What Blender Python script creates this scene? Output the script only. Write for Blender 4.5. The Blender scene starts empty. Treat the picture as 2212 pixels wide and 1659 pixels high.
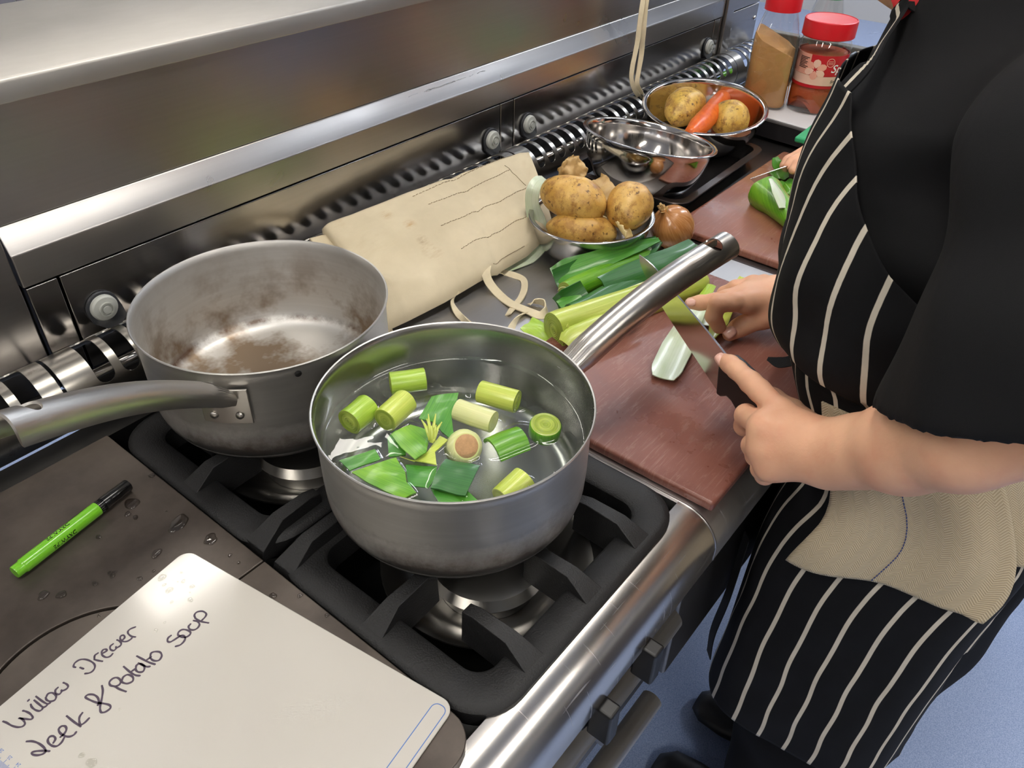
import bpy, bmesh, math, random
import numpy as np
from mathutils import Vector, Matrix, noise
from mathutils.geometry import delaunay_2d_cdt
random.seed(7)
SC = bpy.context.scene
COL = SC.collection
R = math.radians

# ------------------------------------------------------------------ camera
# world: hob top is z = 0, the room floor is z = -0.9, x runs along the range, y towards the splashback
CAM = np.array([0.0, 0.0, 0.577])
YAW, PIT, ROLL, FPX = 0.90960701, 0.65905518, 0.02541026, 1720.0
_cy, _sy = math.cos(YAW), math.sin(YAW)
FW = np.array([_sy * math.cos(PIT), _cy * math.cos(PIT), -math.sin(PIT)])
_r0 = np.array([_cy, -_sy, 0.0]); _u0 = np.cross(_r0, FW)
RT = math.cos(ROLL) * _r0 + math.sin(ROLL) * _u0
UP = -math.sin(ROLL) * _r0 + math.cos(ROLL) * _u0
cam = bpy.data.cameras.new('camera'); cam_ob = bpy.data.objects.new('camera', cam); COL.objects.link(cam_ob)
cam.sensor_fit = 'HORIZONTAL'; cam.sensor_width = 36.0; cam.lens = FPX / 2212 * 36.0
cam.clip_start = 0.01; cam.clip_end = 60
M = Matrix.Identity(4)
for i in range(3):
    M[i][0] = RT[i]; M[i][1] = UP[i]; M[i][2] = -FW[i]; M[i][3] = CAM[i]
cam_ob.matrix_world = M
SC.camera = cam_ob

# ------------------------------------------------------------------ world, exposure
SC.view_settings.view_transform = 'Standard'
SC.view_settings.look = 'None'
SC.view_settings.gamma = 1.0
SC.view_settings.use_curve_mapping = False
SC.view_settings.exposure = 0.0
w = bpy.data.worlds.new('world'); SC.world = w; w.use_nodes = True
w.node_tree.nodes['Background'].inputs[0].default_value = (0.85, 0.88, 1.0, 1)
w.node_tree.nodes['Background'].inputs[1].default_value = 0.05
# ceiling lamps: strips along x, first read off reflections, others added to brighten the room: (x0, x1, y, strength, tint)
LAMPS = [(0.56, 1.76, 1.98, 18.0, 'warm'), (-1.6, -0.4, 1.98, 18.0, 'warm'), (-1.6, -0.4, 0.38, 26.0, 'warm'), (0.3, 1.5, 0.38, 22.0, 'warm'), (-1.6, -0.4, -1.4, 34.0, 'warm'), (0.3, 1.5, -1.4, 34.0, 'warm'),
         (2.6, 3.8, 1.98, 34.0, 'cool'), (2.6, 3.8, 0.38, 34.0, 'cool'), (2.6, 3.8, -1.4, 34.0, 'cool'), (4.8, 6.0, 1.98, 34.0, 'cool'), (4.8, 6.0, 0.38, 34.0, 'cool')]
LW = 0.09
CEIL = 1.75

# ------------------------------------------------------------------ pixel -> place helpers (2212 x 1659 frame)
def ray(px, py):
    d = FW * FPX + RT * (px - 1106.0) - UP * (py - 829.5)
    return d / np.linalg.norm(d)
def Pz(px, py, z=0.0):
    d = ray(px, py); return CAM + d * ((z - CAM[2]) / d[2])
def Py(px, py, y):
    d = ray(px, py); return CAM + d * (y / d[1])
def Px(px, py, x):
    d = ray(px, py); return CAM + d * (x / d[0])
def Pp(px, py, o, n):
    d = ray(px, py); return CAM + d * (np.dot(np.asarray(o) - CAM, n) / np.dot(d, n))
def unit(v):
    v = np.asarray(v, float); return v / (np.linalg.norm(v) + 1e-12)

# ------------------------------------------------------------------ materials
def lin(c):
    return tuple(((v / 255.0) / 12.92 if v / 255.0 <= 0.04045 else ((v / 255.0 + 0.055) / 1.055) ** 2.4) for v in c)
class NT:
    def __init__(s, name):
        s.m = bpy.data.materials.new(name); s.m.use_nodes = True; s.t = s.m.node_tree
        s.b = s.t.nodes['Principled BSDF']; s.o = s.t.nodes['Material Output']
        s.tc = None
    def n(s, typ, **kw):
        x = s.t.nodes.new(typ)
        for k, v in kw.items():
            setattr(x, k, v)
        return x
    def l(s, a, b): s.t.links.new(a, b)
    def coord(s, scale=(1, 1, 1), kind='Object', rot=(0, 0, 0), loc=(0, 0, 0)):
        if s.tc is None: s.tc = s.n('ShaderNodeTexCoord')
        mp = s.n('ShaderNodeMapping'); mp.inputs['Scale'].default_value = scale; mp.inputs['Rotation'].default_value = rot; mp.inputs['Location'].default_value = loc
        s.l(s.tc.outputs[kind], mp.inputs['Vector']); return mp.outputs[0]
    def noise(s, vec, scale=5.0, detail=4.0, rough=0.55, dist=0.0):
        x = s.n('ShaderNodeTexNoise'); x.inputs['Scale'].default_value = scale; x.inputs['Detail'].default_value = detail
        x.inputs['Roughness'].default_value = rough; x.inputs['Distortion'].default_value = dist
        s.l(vec, x.inputs['Vector']); return x.outputs['Fac']
    def ramp(s, fac, stops):
        x = s.n('ShaderNodeValToRGB'); e = x.color_ramp.elements
        while len(e) < len(stops): e.new(0.5)
        for el, (p, c) in zip(e, stops):
            el.position = p; el.color = (c[0], c[1], c[2], 1) if len(c) == 3 else c
        s.l(fac, x.inputs[0]); return x.outputs[0]
    def mix(s, fac, a, b, mode='MIX'):
        x = s.n('ShaderNodeMix', data_type='RGBA', blend_type=mode)
        for v, i in ((fac, 0), (a, 6), (b, 7)):
            if hasattr(v, 'links'): s.l(v, x.inputs[i])
            else: x.inputs[i].default_value = v if i == 0 else (v[0], v[1], v[2], 1)
        return x.outputs[2]
    def math(s, op, a, b=0.0, clamp=False):
        x = s.n('ShaderNodeMath', operation=op); x.use_clamp = clamp
        for i, v in enumerate((a, b)):
            if hasattr(v, 'links'): s.l(v, x.inputs[i])
            else: x.inputs[i].default_value = v
        return x.outputs[0]
    def rng(s, fac, a, b, lo=0.0, hi=1.0):
        x = s.n('ShaderNodeMapRange'); x.inputs[1].default_value = lo; x.inputs[2].default_value = hi
        x.inputs[3].default_value = a; x.inputs[4].default_value = b; s.l(fac, x.inputs[0]); return x.outputs[0]
    def bump(s, h, strength=0.2, dist=0.001):
        x = s.n('ShaderNodeBump'); x.inputs['Strength'].default_value = strength; x.inputs['Distance'].default_value = dist
        s.l(h, x.inputs['Height']); s.l(x.outputs[0], s.b.inputs['Normal']); return x
    def set(s, **kw):
        names = dict(col='Base Color', rough='Roughness', metal='Metallic', spec='Specular IOR Level', coat='Coat Weight', coatr='Coat Roughness', sss='Subsurface Weight', alpha='Alpha', sheen='Sheen Weight', trans='Transmission Weight', ior='IOR', aniso='Anisotropic', emit='Emission Strength')
        for k, v in kw.items():
            i = s.b.inputs[names[k]]
            if hasattr(v, 'links'): s.l(v, i)
            elif k == 'col': i.default_value = (v[0], v[1], v[2], 1)
            else: i.default_value = v
        return s

def mat_plain(name, rgb, rough=0.5, metal=0.0, var=0.12, scale=30, bump=0.0, bscale=200, **kw):
    m = NT(name); c = lin(rgb); v = m.coord()
    f = m.noise(v, scale, 4)
    m.set(col=m.mix(f, tuple(x * (1 - var) for x in c), tuple(min(1, x * (1 + var)) for x in c)), rough=m.rng(f, max(0, rough - 0.06), min(1, rough + 0.06)), metal=metal, **kw)
    if bump: m.bump(m.noise(v, bscale, 3), bump, 0.001)
    return m.m
def mat_steel(name, rgb=(176, 173, 170), rough=0.28, brush=(3, 260, 260), bump=0.06, dirt=None, dirt_at=0.55, dscale=6, scratch=0.0, smudge=0.08):
    m = NT(name); c = lin(rgb); v = m.coord(brush); g = m.noise(v, 1.0, 3, 0.6)
    v2 = m.coord(); sm = m.noise(v2, 7, 3)
    col = m.mix(m.rng(g, 0, 1, .2, .8), tuple(x * 0.96 for x in c), tuple(min(1, x * 1.03) for x in c))
    rr = m.math('ADD', m.rng(sm, -smudge * .4, smudge * .4, 0.3, 0.7), rough, True)
    if scratch:
        s1 = m.noise(m.coord((9, 320, 9), rot=(0, 0, 0.5)), 1, 2); s2 = m.noise(m.coord((300, 11, 9), rot=(0, 0, 0.25)), 1, 2)
        sc = m.math('MAXIMUM', m.rng(s1, 0, 1, 0.68, 0.74), m.rng(s2, 0, 1, 0.68, 0.74))
        col = m.mix(m.math('MULTIPLY', sc, scratch), col, (0.8, 0.8, 0.8))
        rr = m.math('ADD', rr, m.math('MULTIPLY', sc, 0.2), True)
    metal = 1.0
    if dirt:
        d = m.noise(v2, dscale, 6, 0.65); dm = m.rng(d, 0, 1, dirt_at, dirt_at + 0.13)
        col = m.mix(m.math('MULTIPLY', dm, 0.75), col, lin(dirt)); rr = m.math('ADD', rr, m.math('MULTIPLY', dm, 0.2), True)
    m.set(col=col, rough=rr, metal=metal)
    if bump > 0.05: m.bump(g, bump, 0.0006)
    return m.m
def mat_clear(name, tint=(1, 1, 1), rough=0.03, fac=0.0, ior=1.45, bump=0.0, bscale=40, glossc=(1, 1, 1)):
    m = NT(name); t = m.n('ShaderNodeBsdfTransparent'); t.inputs[0].default_value = (*tint, 1)
    g = m.n('ShaderNodeBsdfGlossy'); g.inputs['Roughness'].default_value = rough; g.inputs[0].default_value = (*glossc, 1)
    lw = m.n('ShaderNodeLayerWeight'); lw.inputs['Blend'].default_value = 0.5
    mx = m.n('ShaderNodeMixShader'); f0 = ((ior - 1) / (ior + 1)) ** 2
    fa = m.math('ADD', m.math('MULTIPLY', m.math('POWER', lw.outputs['Facing'], 5.0), 1 - f0), f0 + fac, True)
    m.l(fa, mx.inputs[0]); m.l(t.outputs[0], mx.inputs[1]); m.l(g.outputs[0], mx.inputs[2]); m.l(mx.outputs[0], m.o.inputs[0])
    if bump:
        b = m.n('ShaderNodeBump'); b.inputs['Strength'].default_value = bump; b.inputs['Distance'].default_value = 0.01
        m.l(m.noise(m.coord(), bscale, 2), b.inputs['Height']); m.l(b.outputs[0], g.inputs['Normal']); m.l(b.outputs[0], lw.inputs['Normal'])
    return m.m
def mat_emit(name, rgb, s):
    m = NT(name); m.set(col=rgb, rough=0.6); m.b.inputs['Emission Color'].default_value = (*rgb, 1); m.set(emit=s); return m.m

# ------------------------------------------------------------------ mesh building
class MB:
    """collects vertices and faces of ONE mesh, in world coordinates"""
    def __init__(s): s.v = []; s.f = []; s.mi = []; s.cur = 0; s.uv = {}
    def add(s, verts, faces):
        o = len(s.v); s.v += [tuple(map(float, p)) for p in verts]
        for f in faces: s.f.append(tuple(i + o for i in f)); s.mi.append(s.cur)
        return o
    def box(s, x0, x1, y0, y1, z0, z1, Mx=None):
        vs = [(x, y, z) for z in (z0, z1) for y in (y0, y1) for x in (x0, x1)]
        if Mx is not None: vs = [tuple(Mx @ Vector(p)) for p in vs]
        s.add(vs, [(0, 2, 3, 1), (4, 5, 7, 6), (0, 1, 5, 4), (2, 6, 7, 3), (0, 4, 6, 2), (1, 3, 7, 5)]); return s
    def loft(s, rings, closed=True, cap0=True, cap1=True, loop=False):
        n = len(rings[0]); vs = [p for r in rings for p in r]; fs = []; m = len(rings)
        for i in range(m if loop else m - 1):
            a, b = i * n, ((i + 1) % m) * n
            for j in range(n if closed else n - 1):
                k = (j + 1) % n; fs.append((a + j, a + k, b + k, b + j))
        if closed and not loop:
            if cap0: fs.append(tuple(range(n - 1, -1, -1)))
            if cap1: fs.append(tuple((m - 1) * n + j for j in range(n)))
        s.add(vs, fs); return s
    def lathe(s, prof, c=(0, 0, 0), segs=48, axis=(0, 0, 1), cap0=False, cap1=False, loop=False, sx=1.0):
        ax = unit(axis); t = np.array([1.0, 0, 0]) if abs(ax[0]) < 0.8 else np.array([0, 1.0, 0])
        e1 = unit(t - ax * np.dot(t, ax)); e2 = np.cross(ax, e1); c = np.asarray(c, float)
        rings = [[c + ax * z + r * (math.cos(a) * e1 * sx + math.sin(a) * e2) for a in np.linspace(0, 2 * math.pi, segs, endpoint=False)] for r, z in prof]
        return s.loft(rings, True, cap0, cap1, loop)
    def tube(s, path, rad, segs=10, flat=1.0, up=(0, 0, 1), caps=True, closed=False):
        P = [np.asarray(p, float) for p in path]; n = len(P)
        rd = rad if hasattr(rad, '__len__') else [rad] * n
        rings = []; prev = None
        for i in range(n):
            d = unit((P[(i + 1) % n] - P[i - 1]) if closed else (P[min(i + 1, n - 1)] - P[max(i - 1, 0)]))
            u = np.asarray(up, float) if prev is None else prev
            u = u - d * np.dot(u, d)
            if np.linalg.norm(u) < 1e-4: u = np.cross(d, [1, 0, 0.3])
            u = unit(u); prev = u; sd = np.cross(d, u)
            rings.append([P[i] + rd[i] * (math.cos(a) * sd + math.sin(a) * u * flat) for a in np.linspace(0, 2 * math.pi, segs, endpoint=False)])
        return s.loft(rings, True, caps, caps, closed)
    def strip(s, path, width, up=(0, 0, 1), thick=0.0012, twist=None, ups=None):
        """a flat tape with thickness; ups gives the face normal at each point"""
        P = [np.asarray(p, float) for p in path]; n = len(P); W = width if hasattr(width, '__len__') else [width] * n
        rings = []
        for i in range(n):
            d = unit(P[min(i + 1, n - 1)] - P[max(i - 1, 0)]); u = np.asarray(ups[i] if ups is not None else up, float)
            if twist is not None: u = Matrix.Rotation(twist[i], 3, Vector(d)) @ Vector(u); u = np.array(u)
            u = unit(u - d * np.dot(u, d)); sd = np.cross(d, u); h = W[i] / 2; t = thick / 2
            rings.append([P[i] - sd * h - u * t, P[i] + sd * h - u * t, P[i] + sd * h + u * t, P[i] - sd * h + u * t])
        return s.loft(rings)
    def grid(s, pts, nu, nv, wrap=False):
        fs = []
        for i in range(nv - 1):
            for j in range(nu - (0 if wrap else 1)):
                k = (j + 1) % nu; fs.append((i * nu + j, i * nu + k, (i + 1) * nu + k, (i + 1) * nu + j))
        return s.add(pts, fs)
    def blob(s, c, rad, axis=(1, 0, 0), up=(0, 0, 1), sub=3, amp=0.06, freq=1.6, seed=0, fn=None):
        b = bmesh.new(); bmesh.ops.create_icosphere(b, subdivisions=sub, radius=1.0)
        ax = unit(axis); u = np.asarray(up, float); u = unit(u - ax * np.dot(u, ax)); sd = np.cross(u, ax)
        off = Vector((seed * 3.7, seed * 1.3, seed * 5.1)); vs = []
        for v in b.verts:
            k = 1 + amp * noise.noise(v.co * freq + off) + amp * 0.35 * noise.noise(v.co * freq * 2.7 + off)
            p = v.co.copy()
            if fn: p = fn(p)
            vs.append(np.asarray(c) + k * (ax * p.x * rad[0] + sd * p.y * rad[1] + u * p.z * rad[2]))
        b.verts.index_update(); fs = [tuple(v.index for v in f.verts) for f in b.faces]; b.free(); s.add(vs, fs); return s
    def prism(s, poly, lo, hi):
        """poly of 2-D points (counter-clockwise), lo/hi functions or values mapping (x, y) to 3-D"""
        L = lo if callable(lo) else (lambda p: (p[0], p[1], lo)); H = hi if callable(hi) else (lambda p: (p[0], p[1], hi))
        return s.loft([[L(p) for p in poly], [H(p) for p in poly]])
    def sheet(s, outer, holes, mapfn, thick, step=None):
        """flat sheet with holes (2-D outlines) bent by mapfn(u, v, w); w = 0 outside face, thick = inner face"""
        vs = []; es = []
        for lp in [outer] + holes:
            o = len(vs); vs += [Vector(p) for p in lp]; es += [(o + i, o + (i + 1) % len(lp)) for i in range(len(lp))]
        if step:
            xs = [p[0] for p in outer]; ys = [p[1] for p in outer]
            for a in np.arange(min(xs) + step[0], max(xs) - step[0] * 0.3, step[0]):
                for b in np.arange(min(ys) + step[1], max(ys) - step[1] * 0.3, step[1]):
                    if inpoly((a, b), outer) and not any(inpoly((a, b), h) for h in holes): vs.append(Vector((a, b)))
        V, E, F, _, _, _ = delaunay_2d_cdt(vs, es, [], 0, 1e-6)
        F = [f for f in F if inpoly(sum((V[i] for i in f), Vector((0, 0))) / len(f), outer) and not any(inpoly(sum((V[i] for i in f), Vector((0, 0))) / len(f), h) for h in holes)]
        n = len(V); cnt = {}
        for f in F:
            for i in range(len(f)):
                e = (f[i], f[(i + 1) % len(f)]); cnt[e] = cnt.get(e, 0) + 1
        fs = [tuple(f) for f in F] + [tuple(i + n for i in reversed(f)) for f in F]
        for (a, b) in cnt:
            if (b, a) not in cnt: fs.append((b, a, a + n, b + n))
        s.add([mapfn(p[0], p[1], 0) for p in V] + [mapfn(p[0], p[1], thick) for p in V], fs); return s
    def xf(s, Mx, start=0):
        for i in range(start, len(s.v)): s.v[i] = tuple(Mx @ Vector(s.v[i]))
        return s
def inpoly(p, poly):
    x, y = p[0], p[1]; c = False; n = len(poly); j = n - 1
    for i in range(n):
        xi, yi = poly[i][0], poly[i][1]; xj, yj = poly[j][0], poly[j][1]
        if (yi > y) != (yj > y) and x < (xj - xi) * (y - yi) / (yj - yi) + xi: c = not c
        j = i
    return c
def tag(o, label=None, cat=None, group=None, kind=None):
    for k, v in (('label', label), ('category', cat), ('group', group), ('kind', kind)):
        if v: o[k] = v
    return o
def empty(name, loc, label, cat, group=None):
    o = bpy.data.objects.new(name, None); COL.objects.link(o); o.location = Vector(loc); o.empty_display_size = 0.02
    return tag(o, label, cat, group)
ORG = {}
def build(name, mb, mats, parent=None, smooth=True, label=None, cat=None, group=None, kind=None, bevel=0.0, bseg=2, sub=0, auto=None, origin=None, solid=0.0, uvs=None):
    V = np.array(mb.v, float)
    if parent is None:
        if origin is None:
            lo, hi = V.min(0), V.max(0); origin = ((lo[0] + hi[0]) / 2, (lo[1] + hi[1]) / 2, lo[2])
        L = np.array(origin, float)
    else:
        L = ORG.get(parent.name); L = np.array(parent.location) if L is None else L
    me = bpy.data.meshes.new(name); me.from_pydata([tuple(p) for p in V - L], [], mb.f); me.validate()
    ml = mats if isinstance(mats, (list, tuple)) else [mats]
    for m in ml: me.materials.append(m)
    if len(ml) > 1 and len(me.polygons) == len(mb.mi): me.polygons.foreach_set('material_index', mb.mi)
    if uvs is not None:
        ul = me.uv_layers.new(name='UVMap')
        for lp in me.loops: ul.data[lp.index].uv = uvs[lp.vertex_index]
    bm = bmesh.new(); bm.from_mesh(me); bmesh.ops.recalc_face_normals(bm, faces=bm.faces); bm.to_mesh(me); bm.free()
    me.polygons.foreach_set('use_smooth', [smooth] * len(me.polygons)); me.update()
    o = bpy.data.objects.new(name, me); COL.objects.link(o)
    if parent is None: o.location = Vector(L)
    else: o.parent = parent
    ORG[o.name] = L
    if bevel:
        b = o.modifiers.new('bevel', 'BEVEL'); b.width = bevel; b.segments = bseg; b.limit_method = 'ANGLE'; b.angle_limit = R(35); b.harden_normals = True
    if solid:
        b = o.modifiers.new('solid', 'SOLIDIFY'); b.thickness = solid; b.offset = 0
    if sub:
        b = o.modifiers.new('sub', 'SUBSURF'); b.levels = sub; b.render_levels = sub
    if auto is not None or (bevel and smooth):
        for p in me.polygons: p.use_smooth = True
        me.set_sharp_from_angle(angle=R(auto if auto is not None else 35))
    return tag(o, label, cat, group, kind)
def dup(o, parent=None):
    c = o.copy(); COL.objects.link(c)
    if parent is not None: c.parent = parent
    for ch in list(o.children): dup(ch, c)
    return c
def text_mesh(txt, size, bold=0.0, shear=0.0):
    cu = bpy.data.curves.new('t', 'FONT'); cu.body = txt; cu.size = size; cu.offset = bold; cu.shear = shear; cu.resolution_u = 3
    ob = bpy.data.objects.new('t', cu); COL.objects.link(ob); dg = bpy.context.evaluated_depsgraph_get(); dg.update()
    me = bpy.data.meshes.new_from_object(ob.evaluated_get(dg)); bpy.data.objects.remove(ob)
    V = [tuple(v.co) for v in me.vertices]; F = [tuple(p.vertices) for p in me.polygons]; bpy.data.meshes.remove(me)
    return V, F
def smooth_path(pts, n=6, closed=False):
    P = [np.asarray(p, float) for p in pts]; m = len(P); out = []
    for i in range(m if closed else m - 1):
        p0 = P[(i - 1) % m] if closed or i > 0 else 2 * P[0] - P[1]; p1 = P[i]; p2 = P[(i + 1) % m]
        p3 = P[(i + 2) % m] if closed or i < m - 2 else 2 * P[-1] - P[-2]
        for k in range(n):
            t = k / n; out.append(0.5 * (2 * p1 + (p2 - p0) * t + (2 * p0 - 5 * p1 + 4 * p2 - p3) * t * t + (3 * p1 - p0 - 3 * p2 + p3) * t ** 3))
    if not closed: out.append(P[-1])
    return out

# ------------------------------------------------------------------ smooth body surfaces (implicit field -> one mesh)
class Field:
    def __init__(s, lo, hi, h):
        s.lo = np.array(lo, float); s.h = h; s.n = np.ceil((np.array(hi) - s.lo) / h).astype(int) + 1
        s.F = np.full(tuple(s.n), 1.0, np.float32)
        s.ax = [s.lo[i] + h * np.arange(s.n[i]) for i in range(3)]
    def sub(s, lo, hi):
        a = np.clip(np.floor((np.array(lo) - s.lo) / s.h).astype(int), 0, s.n - 1); b = np.clip(np.ceil((np.array(hi) - s.lo) / s.h).astype(int) + 1, 1, s.n)
        sl = tuple(slice(a[i], b[i]) for i in range(3))
        if any(b[i] <= a[i] for i in range(3)): return None, None
        X = s.ax[0][sl[0]][:, None, None]; Y = s.ax[1][sl[1]][None, :, None]; Z = s.ax[2][sl[2]][None, None, :]
        return sl, (X, Y, Z)
    def put(s, sl, d, k, op='u'):
        a = s.F[sl]; d = d.astype(np.float32)
        if op == 'u':
            if k > 0: h = np.clip(0.5 + 0.5 * (a - d) / k, 0, 1); s.F[sl] = a * (1 - h) + d * h - k * h * (1 - h)
            else: s.F[sl] = np.minimum(a, d)
        else: s.F[sl] = np.maximum(a, -d)
    def cone(s, a, b, ra, rb, k=0.008, op='u', sq=None):
        a = np.asarray(a, float); b = np.asarray(b, float); m = max(ra, rb) * (1.5 if sq else 1) + k + 4 * s.h
        sl, g = s.sub(np.minimum(a, b) - m, np.maximum(a, b) + m)
        if sl is None: return
        ba = b - a; L = max(1e-9, float(ba @ ba)); P = [g[i] - a[i] for i in range(3)]
        t = np.clip((P[0] * ba[0] + P[1] * ba[1] + P[2] * ba[2]) / L, 0, 1)
        q = [P[i] - t * ba[i] for i in range(3)]
        d2 = q[0] ** 2 + q[1] ** 2 + q[2] ** 2
        if sq is not None:  # flattened across direction sq[0] by factor sq[1]
            n = unit(sq[0]); dn = q[0] * n[0] + q[1] * n[1] + q[2] * n[2]; d2 = d2 + dn ** 2 * (sq[1] ** 2 - 1)
        s.put(sl, np.sqrt(d2) - (ra + (rb - ra) * t), k, op)
    def chain(s, pts, k=0.006, sq=None):
        for p, q in zip(pts[:-1], pts[1:]): s.cone(p[0], q[0], p[1], q[1], k, sq=sq)
    def ell(s, c, r, k=0.01, op='u'):
        m = max(r) + k + 4 * s.h; sl, g = s.sub(np.array(c) - m, np.array(c) + m)
        if sl is None: return
        d = np.sqrt(sum(((g[i] - c[i]) / r[i]) ** 2 for i in range(3)))
        s.put(sl, (d - 1) * min(r), k, op)
    def mesh(s):
        F = s.F; S = F < 0; c = sum(S[i:F.shape[0] - 1 + i, j:F.shape[1] - 1 + j, k:F.shape[2] - 1 + k].astype(np.int8) for i in (0, 1) for j in (0, 1) for k in (0, 1))
        act = (c > 0) & (c < 8); idx = np.argwhere(act); vid = np.full(act.shape, -1, np.int64); vid[act] = np.arange(len(idx))
        acc = np.zeros((len(idx), 3)); cnt = np.zeros(len(idx))
        cor = [np.array((i, j, k)) for i in (0, 1) for j in (0, 1) for k in (0, 1)]
        fv = [F[idx[:, 0] + q[0], idx[:, 1] + q[1], idx[:, 2] + q[2]].astype(float) for q in cor]
        for a in range(8):
            for b in range(a + 1, 8):
                if np.abs(cor[a] - cor[b]).sum() != 1: continue
                x = (fv[a] < 0) != (fv[b] < 0); t = np.where(x, fv[a] / np.where(x, fv[a] - fv[b], 1), 0)
                acc += np.where(x[:, None], cor[a] + t[:, None] * (cor[b] - cor[a]), 0); cnt += x
        V = s.lo + s.h * (idx + acc / cnt[:, None]); Q = []
        for d in range(3):
            e1, e2 = [(1, 2), (2, 0), (0, 1)][d]
            sh = list(F.shape); sh[d] -= 1
            A = S[tuple(slice(0, sh[i]) for i in range(3))]; B = S[tuple(slice(1 if i == d else 0, None) for i in range(3))]
            for fl in (0, 1):
                m = (A & ~B) if fl == 0 else (~A & B); I = np.argwhere(m); I = I[(I[:, e1] > 0) & (I[:, e2] > 0) & (I[:, e1] < F.shape[e1] - 1) & (I[:, e2] < F.shape[e2] - 1)]
                def g(o1, o2):
                    J = I.copy(); J[:, e1] += o1; J[:, e2] += o2; return vid[J[:, 0], J[:, 1], J[:, 2]]
                q = np.stack([g(-1, -1), g(0, -1), g(0, 0), g(-1, 0)], 1); Q.append(q if fl == 0 else q[:, ::-1])
        Q = np.concatenate(Q); Q = Q[(Q >= 0).all(1)]
        return V, [tuple(int(i) for i in q) for q in Q]
# ------------------------------------------------------------------ shared materials
STEEL = mat_steel('brushed_steel', (186, 183, 180), 0.30, (3, 300, 300), 0.02)
STEEL_V = mat_steel('brushed_steel_panel', (172, 169, 168), 0.30, (3, 300, 300), 0.02)
STEEL_P = mat_steel('brushed_steel_low_panel', (172, 169, 168), 0.19, (3, 300, 300), 0.02)
STEEL_DECK = mat_steel('scratched_deck_steel', (196, 194, 192), 0.42, (8, 160, 160), 0.02, scratch=0.4)
STEEL_NOSE = mat_steel('polished_nose_steel', (196, 192, 188), 0.24, (4, 240, 240), 0.02, scratch=0.5)
STEEL_DARK = mat_steel('dull_dark_steel', (122, 119, 118), 0.38, (4, 120, 120), 0.02)
STEEL_SHINY = mat_steel('mirror_steel', (205, 202, 200), 0.12, (40, 40, 40), 0.01, smudge=0.05)
CAST = mat_plain('cast_iron', (25, 25, 26), 0.55, 0.0, 0.45, 70, 0.6, 600, spec=0.45)
PLATE = NT('oiled_iron_plate'); _v = PLATE.coord(); _f = PLATE.noise(_v, 9, 6, 0.6); _g = PLATE.noise(_v, 60, 4)
PLATE.set(col=PLATE.mix(PLATE.rng(_f, 0, 1, 0.35, 0.65), lin((70, 63, 58)), lin((100, 91, 84))), rough=PLATE.rng(_f, 0.3, 0.5, 0.3, 0.7), metal=0.55); PLATE.bump(_g, 0.1, 0.0006); PLATE = PLATE.m
BLACK = mat_plain('black_void', (9, 9, 9), 0.7)
BLACK_PL = mat_plain('black_plastic', (15, 15, 17), 0.4, 0, 0.2, 30)
BLACK_EN = mat_plain('black_enamel', (16, 16, 17), 0.3, 0, 0.2, 30)

# ------------------------------------------------------------------ room
FLOOR = NT('blue_vinyl'); _v = FLOOR.coord(); _f = FLOOR.noise(_v, 420, 2); _g = FLOOR.noise(_v, 3, 3)
FLOOR.set(col=FLOOR.mix(FLOOR.rng(_f, 0, 1, 0.3, 0.7), lin((134, 154, 194)), lin((176, 190, 220))), rough=FLOOR.rng(_g, 0.25, 0.29)); FLOOR.bump(_f, 0.12, 0.0006); FLOOR = FLOOR.m
WALLM = mat_plain('painted_wall', (206, 200, 192), 0.6, 0, 0.04, 2)
CEILM = mat_plain('ceiling_board', (226, 222, 214), 0.8, 0, 0.03, 4)
TILEM = mat_plain('grey_violet_tile', (128, 122, 126), 0.3, 0, 0.1, 12)
GROUT = mat_plain('pale_grout', (176, 172, 168), 0.8)
X0, X1, Y0, Y1, ZF = -2.6, 6.8, -3.0, 3.3, -0.9
def slab(name, *a, m): return build(name, MB().box(*a), m, kind='structure', smooth=False)
slab('floor', X0, X1, Y0, Y1, ZF - 0.06, ZF, m=FLOOR)
slab('ceiling', X0, X1, Y0, Y1, CEIL, CEIL + 0.06, m=CEILM)
wb = slab('wall_back', X0, X1, Y1, Y1 + 0.08, ZF, CEIL, m=GROUT)
slab('wall_front', X0, X1, Y0 - 0.08, Y0, ZF, CEIL, m=WALLM)
slab('wall_left', X0 - 0.08, X0, Y0, Y1, ZF, CEIL, m=WALLM)
slab('wall_right', X1, X1 + 0.08, Y0, Y1, ZF, CEIL, m=WALLM)
tb = MB().box(-0.073, 0.073, -0.008, 0, -0.048, 0.048).xf(Matrix.Translation(wb.location))
t0 = None
for iz in range(9):
    for ix in range(16):
        if t0 is None: t0 = build('tile', tb, TILEM, wb, smooth=False, bevel=0.002, bseg=1); t = t0
        else: t = t0.copy(); COL.objects.link(t); t.parent = wb
        L = ORG['wall_back']; t.location = Vector((0.1 + ix * 0.15 + (0.075 if iz % 2 else 0) - L[0], Y1 - L[1], -0.62 + iz * 0.1 - L[2]))
LAMPFR = mat_plain('lamp_frame', (230, 230, 228), 0.5)
_lm = {}
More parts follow.
